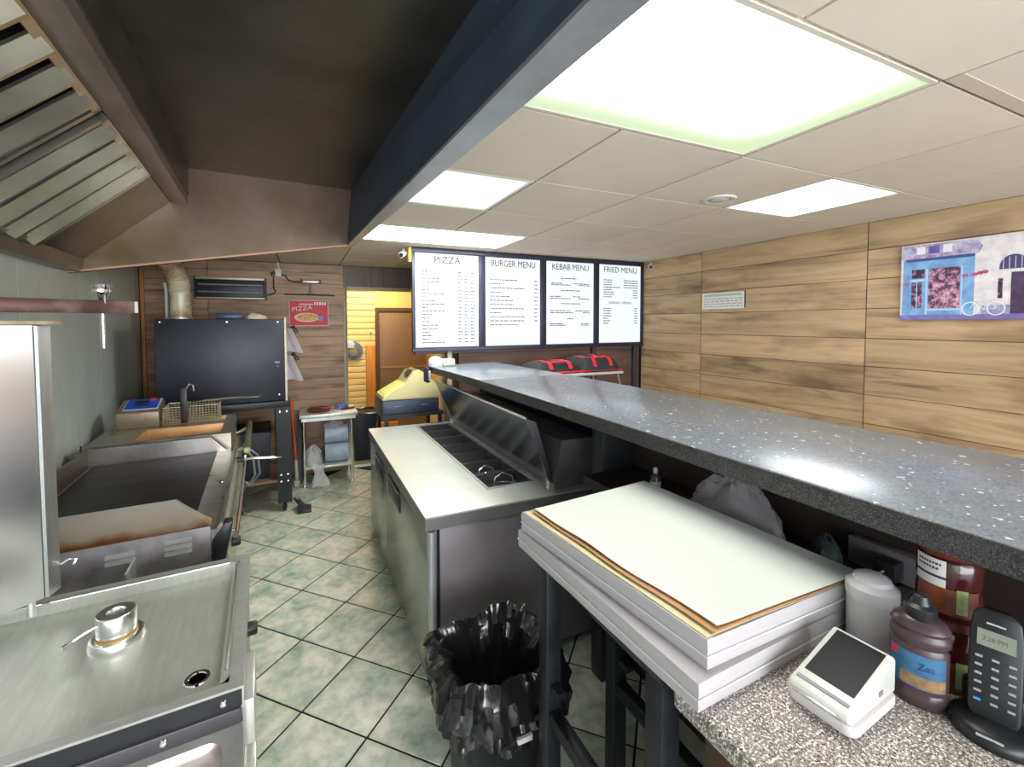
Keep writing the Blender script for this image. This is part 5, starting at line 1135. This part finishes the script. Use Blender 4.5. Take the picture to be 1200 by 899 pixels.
t = thing('wall_hook', 'small white hook on the yellow boards', 'hook', (.90, RY-.02, 1.52))
part('plate', B().box(.885, .915, RY-.02, RY-.012, 1.50, 1.56), white_plastic, t, bevel=.002)
part('hook', B().tube([(.90,RY-.02,1.53),(.90,RY-.05,1.52),(.90,RY-.06,1.545)], .006, 8), black_plastic, t)

# ================================================================== ON THE OAK WALL
XW = XR-.008
cv = thing('canvas_print', 'canvas print of a blue shop front and white bicycle on the oak wall', 'picture', (XW-.012, 1.12, 1.69))
part('canvas', B().box(XW-.024, XW, .74, 1.497, 1.690, 2.137), mat('canvas_cream', s2l(190,182,190), .7, var=.5, vscale=16, col2=s2l(224,218,216)), cv, bevel=.002)
XQ = XW-.0242
def pr(poly, layer, m, name):            # poly in (distance from left edge, height): print laid on the canvas
    return part(name, B().prism([(1.497-a, 1.690+h) for a, h in poly], XQ-.0004*layer-.0003, XQ-.0004*layer, 0), m, cv, smooth=False)
def q4(a0, a1, h0, h1): return [(a0,h0),(a1,h0),(a1,h1),(a0,h1)]
pb = mat('print_shop_blue', s2l(84,124,176), .6, var=.5, vscale=16, col2=s2l(128,172,208)); pn = mat('print_plum', s2l(44,28,58), .6, var=.8, vscale=44, col2=s2l(186,120,150), contrast=(.48,.66))
pr(q4(.0,.757,0,.028), 1, mat('print_pavement', s2l(96,84,150), .6, var=.4, vscale=14, col2=s2l(130,118,180)), 'pavement_print')
pr(q4(.012,.330,.028,.36), 1, pb, 'shop_print')
pr([(.0,.36),(.345,.36),(.36,.40),(.335,.44),(.01,.44)], 1, mat('print_roof', s2l(110,96,140), .6, var=.6, vscale=26, col2=s2l(196,190,210)), 'roof_print')
pr(q4(.075,.115,.385,.43), 2, mat('print_white2', s2l(216,210,214), .6), 'dormer_print'); pr(q4(.195,.235,.385,.43), 2, MATS['print_white2'], 'dormer_print')
pr(q4(.130,.180,.385,.43), 2, mat('print_violet', s2l(96,80,150), .6, var=.4, vscale=40), 'dormer_print')
pr(q4(.025,.33,.345,.362), 2, mat('print_deep_blue', s2l(60,70,120), .6), 'cornice_print')
pr(q4(.055,.115,.245,.298), 2, pn, 'window_print'); pr(q4(.055,.105,.07,.222), 2, pn, 'window_print'); pr(q4(.078,.082,.07,.222), 3, mat('print_pale_blue', s2l(160,192,216), .6), 'bar_print')
pr(q4(.135,.272,.065,.298), 2, mat('print_blossom', s2l(70,34,66), .6, var=.9, vscale=38, col2=s2l(214,160,180), contrast=(.42,.66)), 'shop_window_print')
pr(q4(.122,.130,.028,.30), 2, MATS['print_pale_blue'], 'frame_print'); pr(q4(.276,.282,.028,.30), 2, MATS['print_pale_blue'], 'frame_print')
pr(q4(.048,.118,.228,.238), 2, MATS['print_pale_blue'], 'frame_print'); pr(q4(.13,.28,.052,.062), 2, MATS['print_pale_blue'], 'frame_print')
for a, h in ((.292,.243), (.330,.246), (.352,.252), (.372,.256), (.032,.215)): pr([(a+.014*cos(i*pi/5), h+.010*sin(i*pi/5)) for i in range(10)], 3, mat('print_rose', s2l(176,80,110), .6), 'flower_print')
arch = [(.425,.262)] + [(.478-.053*cos(i*pi/10), .275+.062*sin(i*pi/10)) for i in range(11)] + [(.531,.262)]
pr(arch, 2, mat('print_arch', s2l(66,60,104), .6), 'arch_print')
for k in range(4): pr(q4(.438+.022*k,.441+.022*k,.265,.325), 3, mat('print_bar', s2l(190,186,200), .6), 'bar_print')
pr(q4(.470,.60,.028,.245), 2, mat('print_dark_door', s2l(70,48,80), .6, var=.4, vscale=20), 'arch_door_print'); pr(q4(.422,.440,.11,.215), 2, pn, 'poster_print')
pr(q4(.36,.47,.028,.075), 2, mat('print_shade', s2l(150,146,176), .6, var=.4, vscale=30), 'shade_print')
wb_ = mat('print_wheel', s2l(222,220,224), .6)
for cx_ in (.318, .418):
    o_ = [(cx_+.036*cos(i*pi/14), .058+.038*sin(i*pi/14)) for i in range(28)]; i_ = [(cx_+.031*cos(i*pi/14), .058+.033*sin(i*pi/14)) for i in range(28)]
    b = B(); b.add([(XQ-.0018, 1.497-a, 1.69+h) for a, h in o_+i_], [(k, (k+1) % 28, 28+(k+1) % 28, 28+k) for k in range(28)]); part('wheel_print', b, wb_, cv, smooth=False)
b = B()
for (a, c_) in (((.318,.058),(.342,.112)), ((.342,.102),(.395,.102)), ((.342,.102),(.370,.052)), ((.370,.052),(.395,.108)), ((.370,.052),(.418,.058)), ((.395,.108),(.418,.058))):
    b.tube([(XQ-.0014, 1.497-a[0], 1.69+a[1]), (XQ-.0014, 1.497-c_[0], 1.69+c_[1])], .0013, 6)
part('bicycle_frame_print', b, wb_, cv, kind='stuff')
ps = thing('notice_strip', 'small white printed notice strip on the oak wall', 'notice', (XW-.004, 2.79, 1.80))
part('card', B().box(XW-.004, XW, 2.572, 3.005, 1.795, 1.938), mat('notice_white', s2l(212,214,208), .5), ps)
part('heading', B().box(XW-.0046, XW-.004, 2.60, 2.98, 1.908, 1.926), mat('notice_green', s2l(150,186,166), .5), ps)
b = B(); rn = random.Random(4)
for r_ in range(4):
    y = 2.985
    while y > 2.60:
        w_ = rn.uniform(.015, .05); b.box(XW-.0046, XW-.004, max(y-w_, 2.59), y, 1.815+.022*r_, 1.823+.022*r_); y -= w_+.012
part('print_lines', b, mat('notice_ink', s2l(150,152,150), .6), ps, kind='stuff')
part('side_frame', B().box(XW-.006, XW, 2.566, 2.572, 1.80, 1.945), black_plastic, ps)

# ================================================================== DELIVERY BAGS BEHIND THE BAR
ft = thing('folding_table', 'silver legged stand holding the delivery bags behind the bar', 'table', (2.2, 3.45, 0))
part('top', B().box(1.80, 2.66, 3.22, 3.70, 1.215, 1.235), mat('stand_white', s2l(190,188,190), .5), ft, bevel=.004)
for x, s_ in ((1.84, -1), (2.62, 1)):
    for y in (3.26, 3.66): part('leg', B().tube([(x,y,1.215),(x+.03*s_,y,1.10),(x+.09*s_,y,.90),(x+.11*s_,y,.5),(x+.11*s_,y,0)], .014, 10), mat('grey_tube', s2l(150,152,150), .35, .7), ft)
def dbag(label, x0, x1, y0, y1, z0, z1, seed):
    t = thing('delivery_bag', label, 'bag', ((x0+x1)/2, (y0+y1)/2, z0), group=None)
    def fn(u, v, d=0):
        e = min(1, min(u, 1-u)*7)*min(1, min(v, 1-v)*7)
        return (x0+(x1-x0)*u, y0+(y1-y0)*v, z0+.012+(z1-z0-.012)*(max(0, e)**.45)*(.86+.14*noise.noise((u*3+seed, v*3, seed)))+d)
    b = B().grid(24, 18, fn)
    b.grid(24, 18, lambda u, v: (x0+(x1-x0)*u, y0+(y1-y0)*(1-v), z0 if 0 < u < 1 and 0 < v < 1 else z0+.012))
    part('body', b, bagcloth, t)
    part('red_piping', B().tube([(x0,y0,z0+.014),(x1,y0,z0+.014),(x1,y1,z0+.014),(x0,y1,z0+.014)], .007, 8, closed=True), red, t)
    for f in (.26, .70):
        part('red_strap', B().grid(2, 24, lambda u, v: fn(f+.085*u, .01+.98*v, .005)), red, t, solid=.003)
    part('handle', B().tube([(x0+(x1-x0)*.5-.07,y0+.06,z1-.015),(x0+(x1-x0)*.5-.05,y0+.03,z1-.005),(x0+(x1-x0)*.5+.05,y0+.03,z1-.005),(x0+(x1-x0)*.5+.07,y0+.06,z1-.01)], .009, 8), red, t)
dbag('black delivery bag with red piping lying nearest the menu boards left', 1.80, 2.24, 3.26, 3.66, 1.236, 1.345, 1.)
dbag('black delivery bag with red straps on the right end of the stand', 2.255, 2.655, 3.25, 3.66, 1.236, 1.375, 6.)
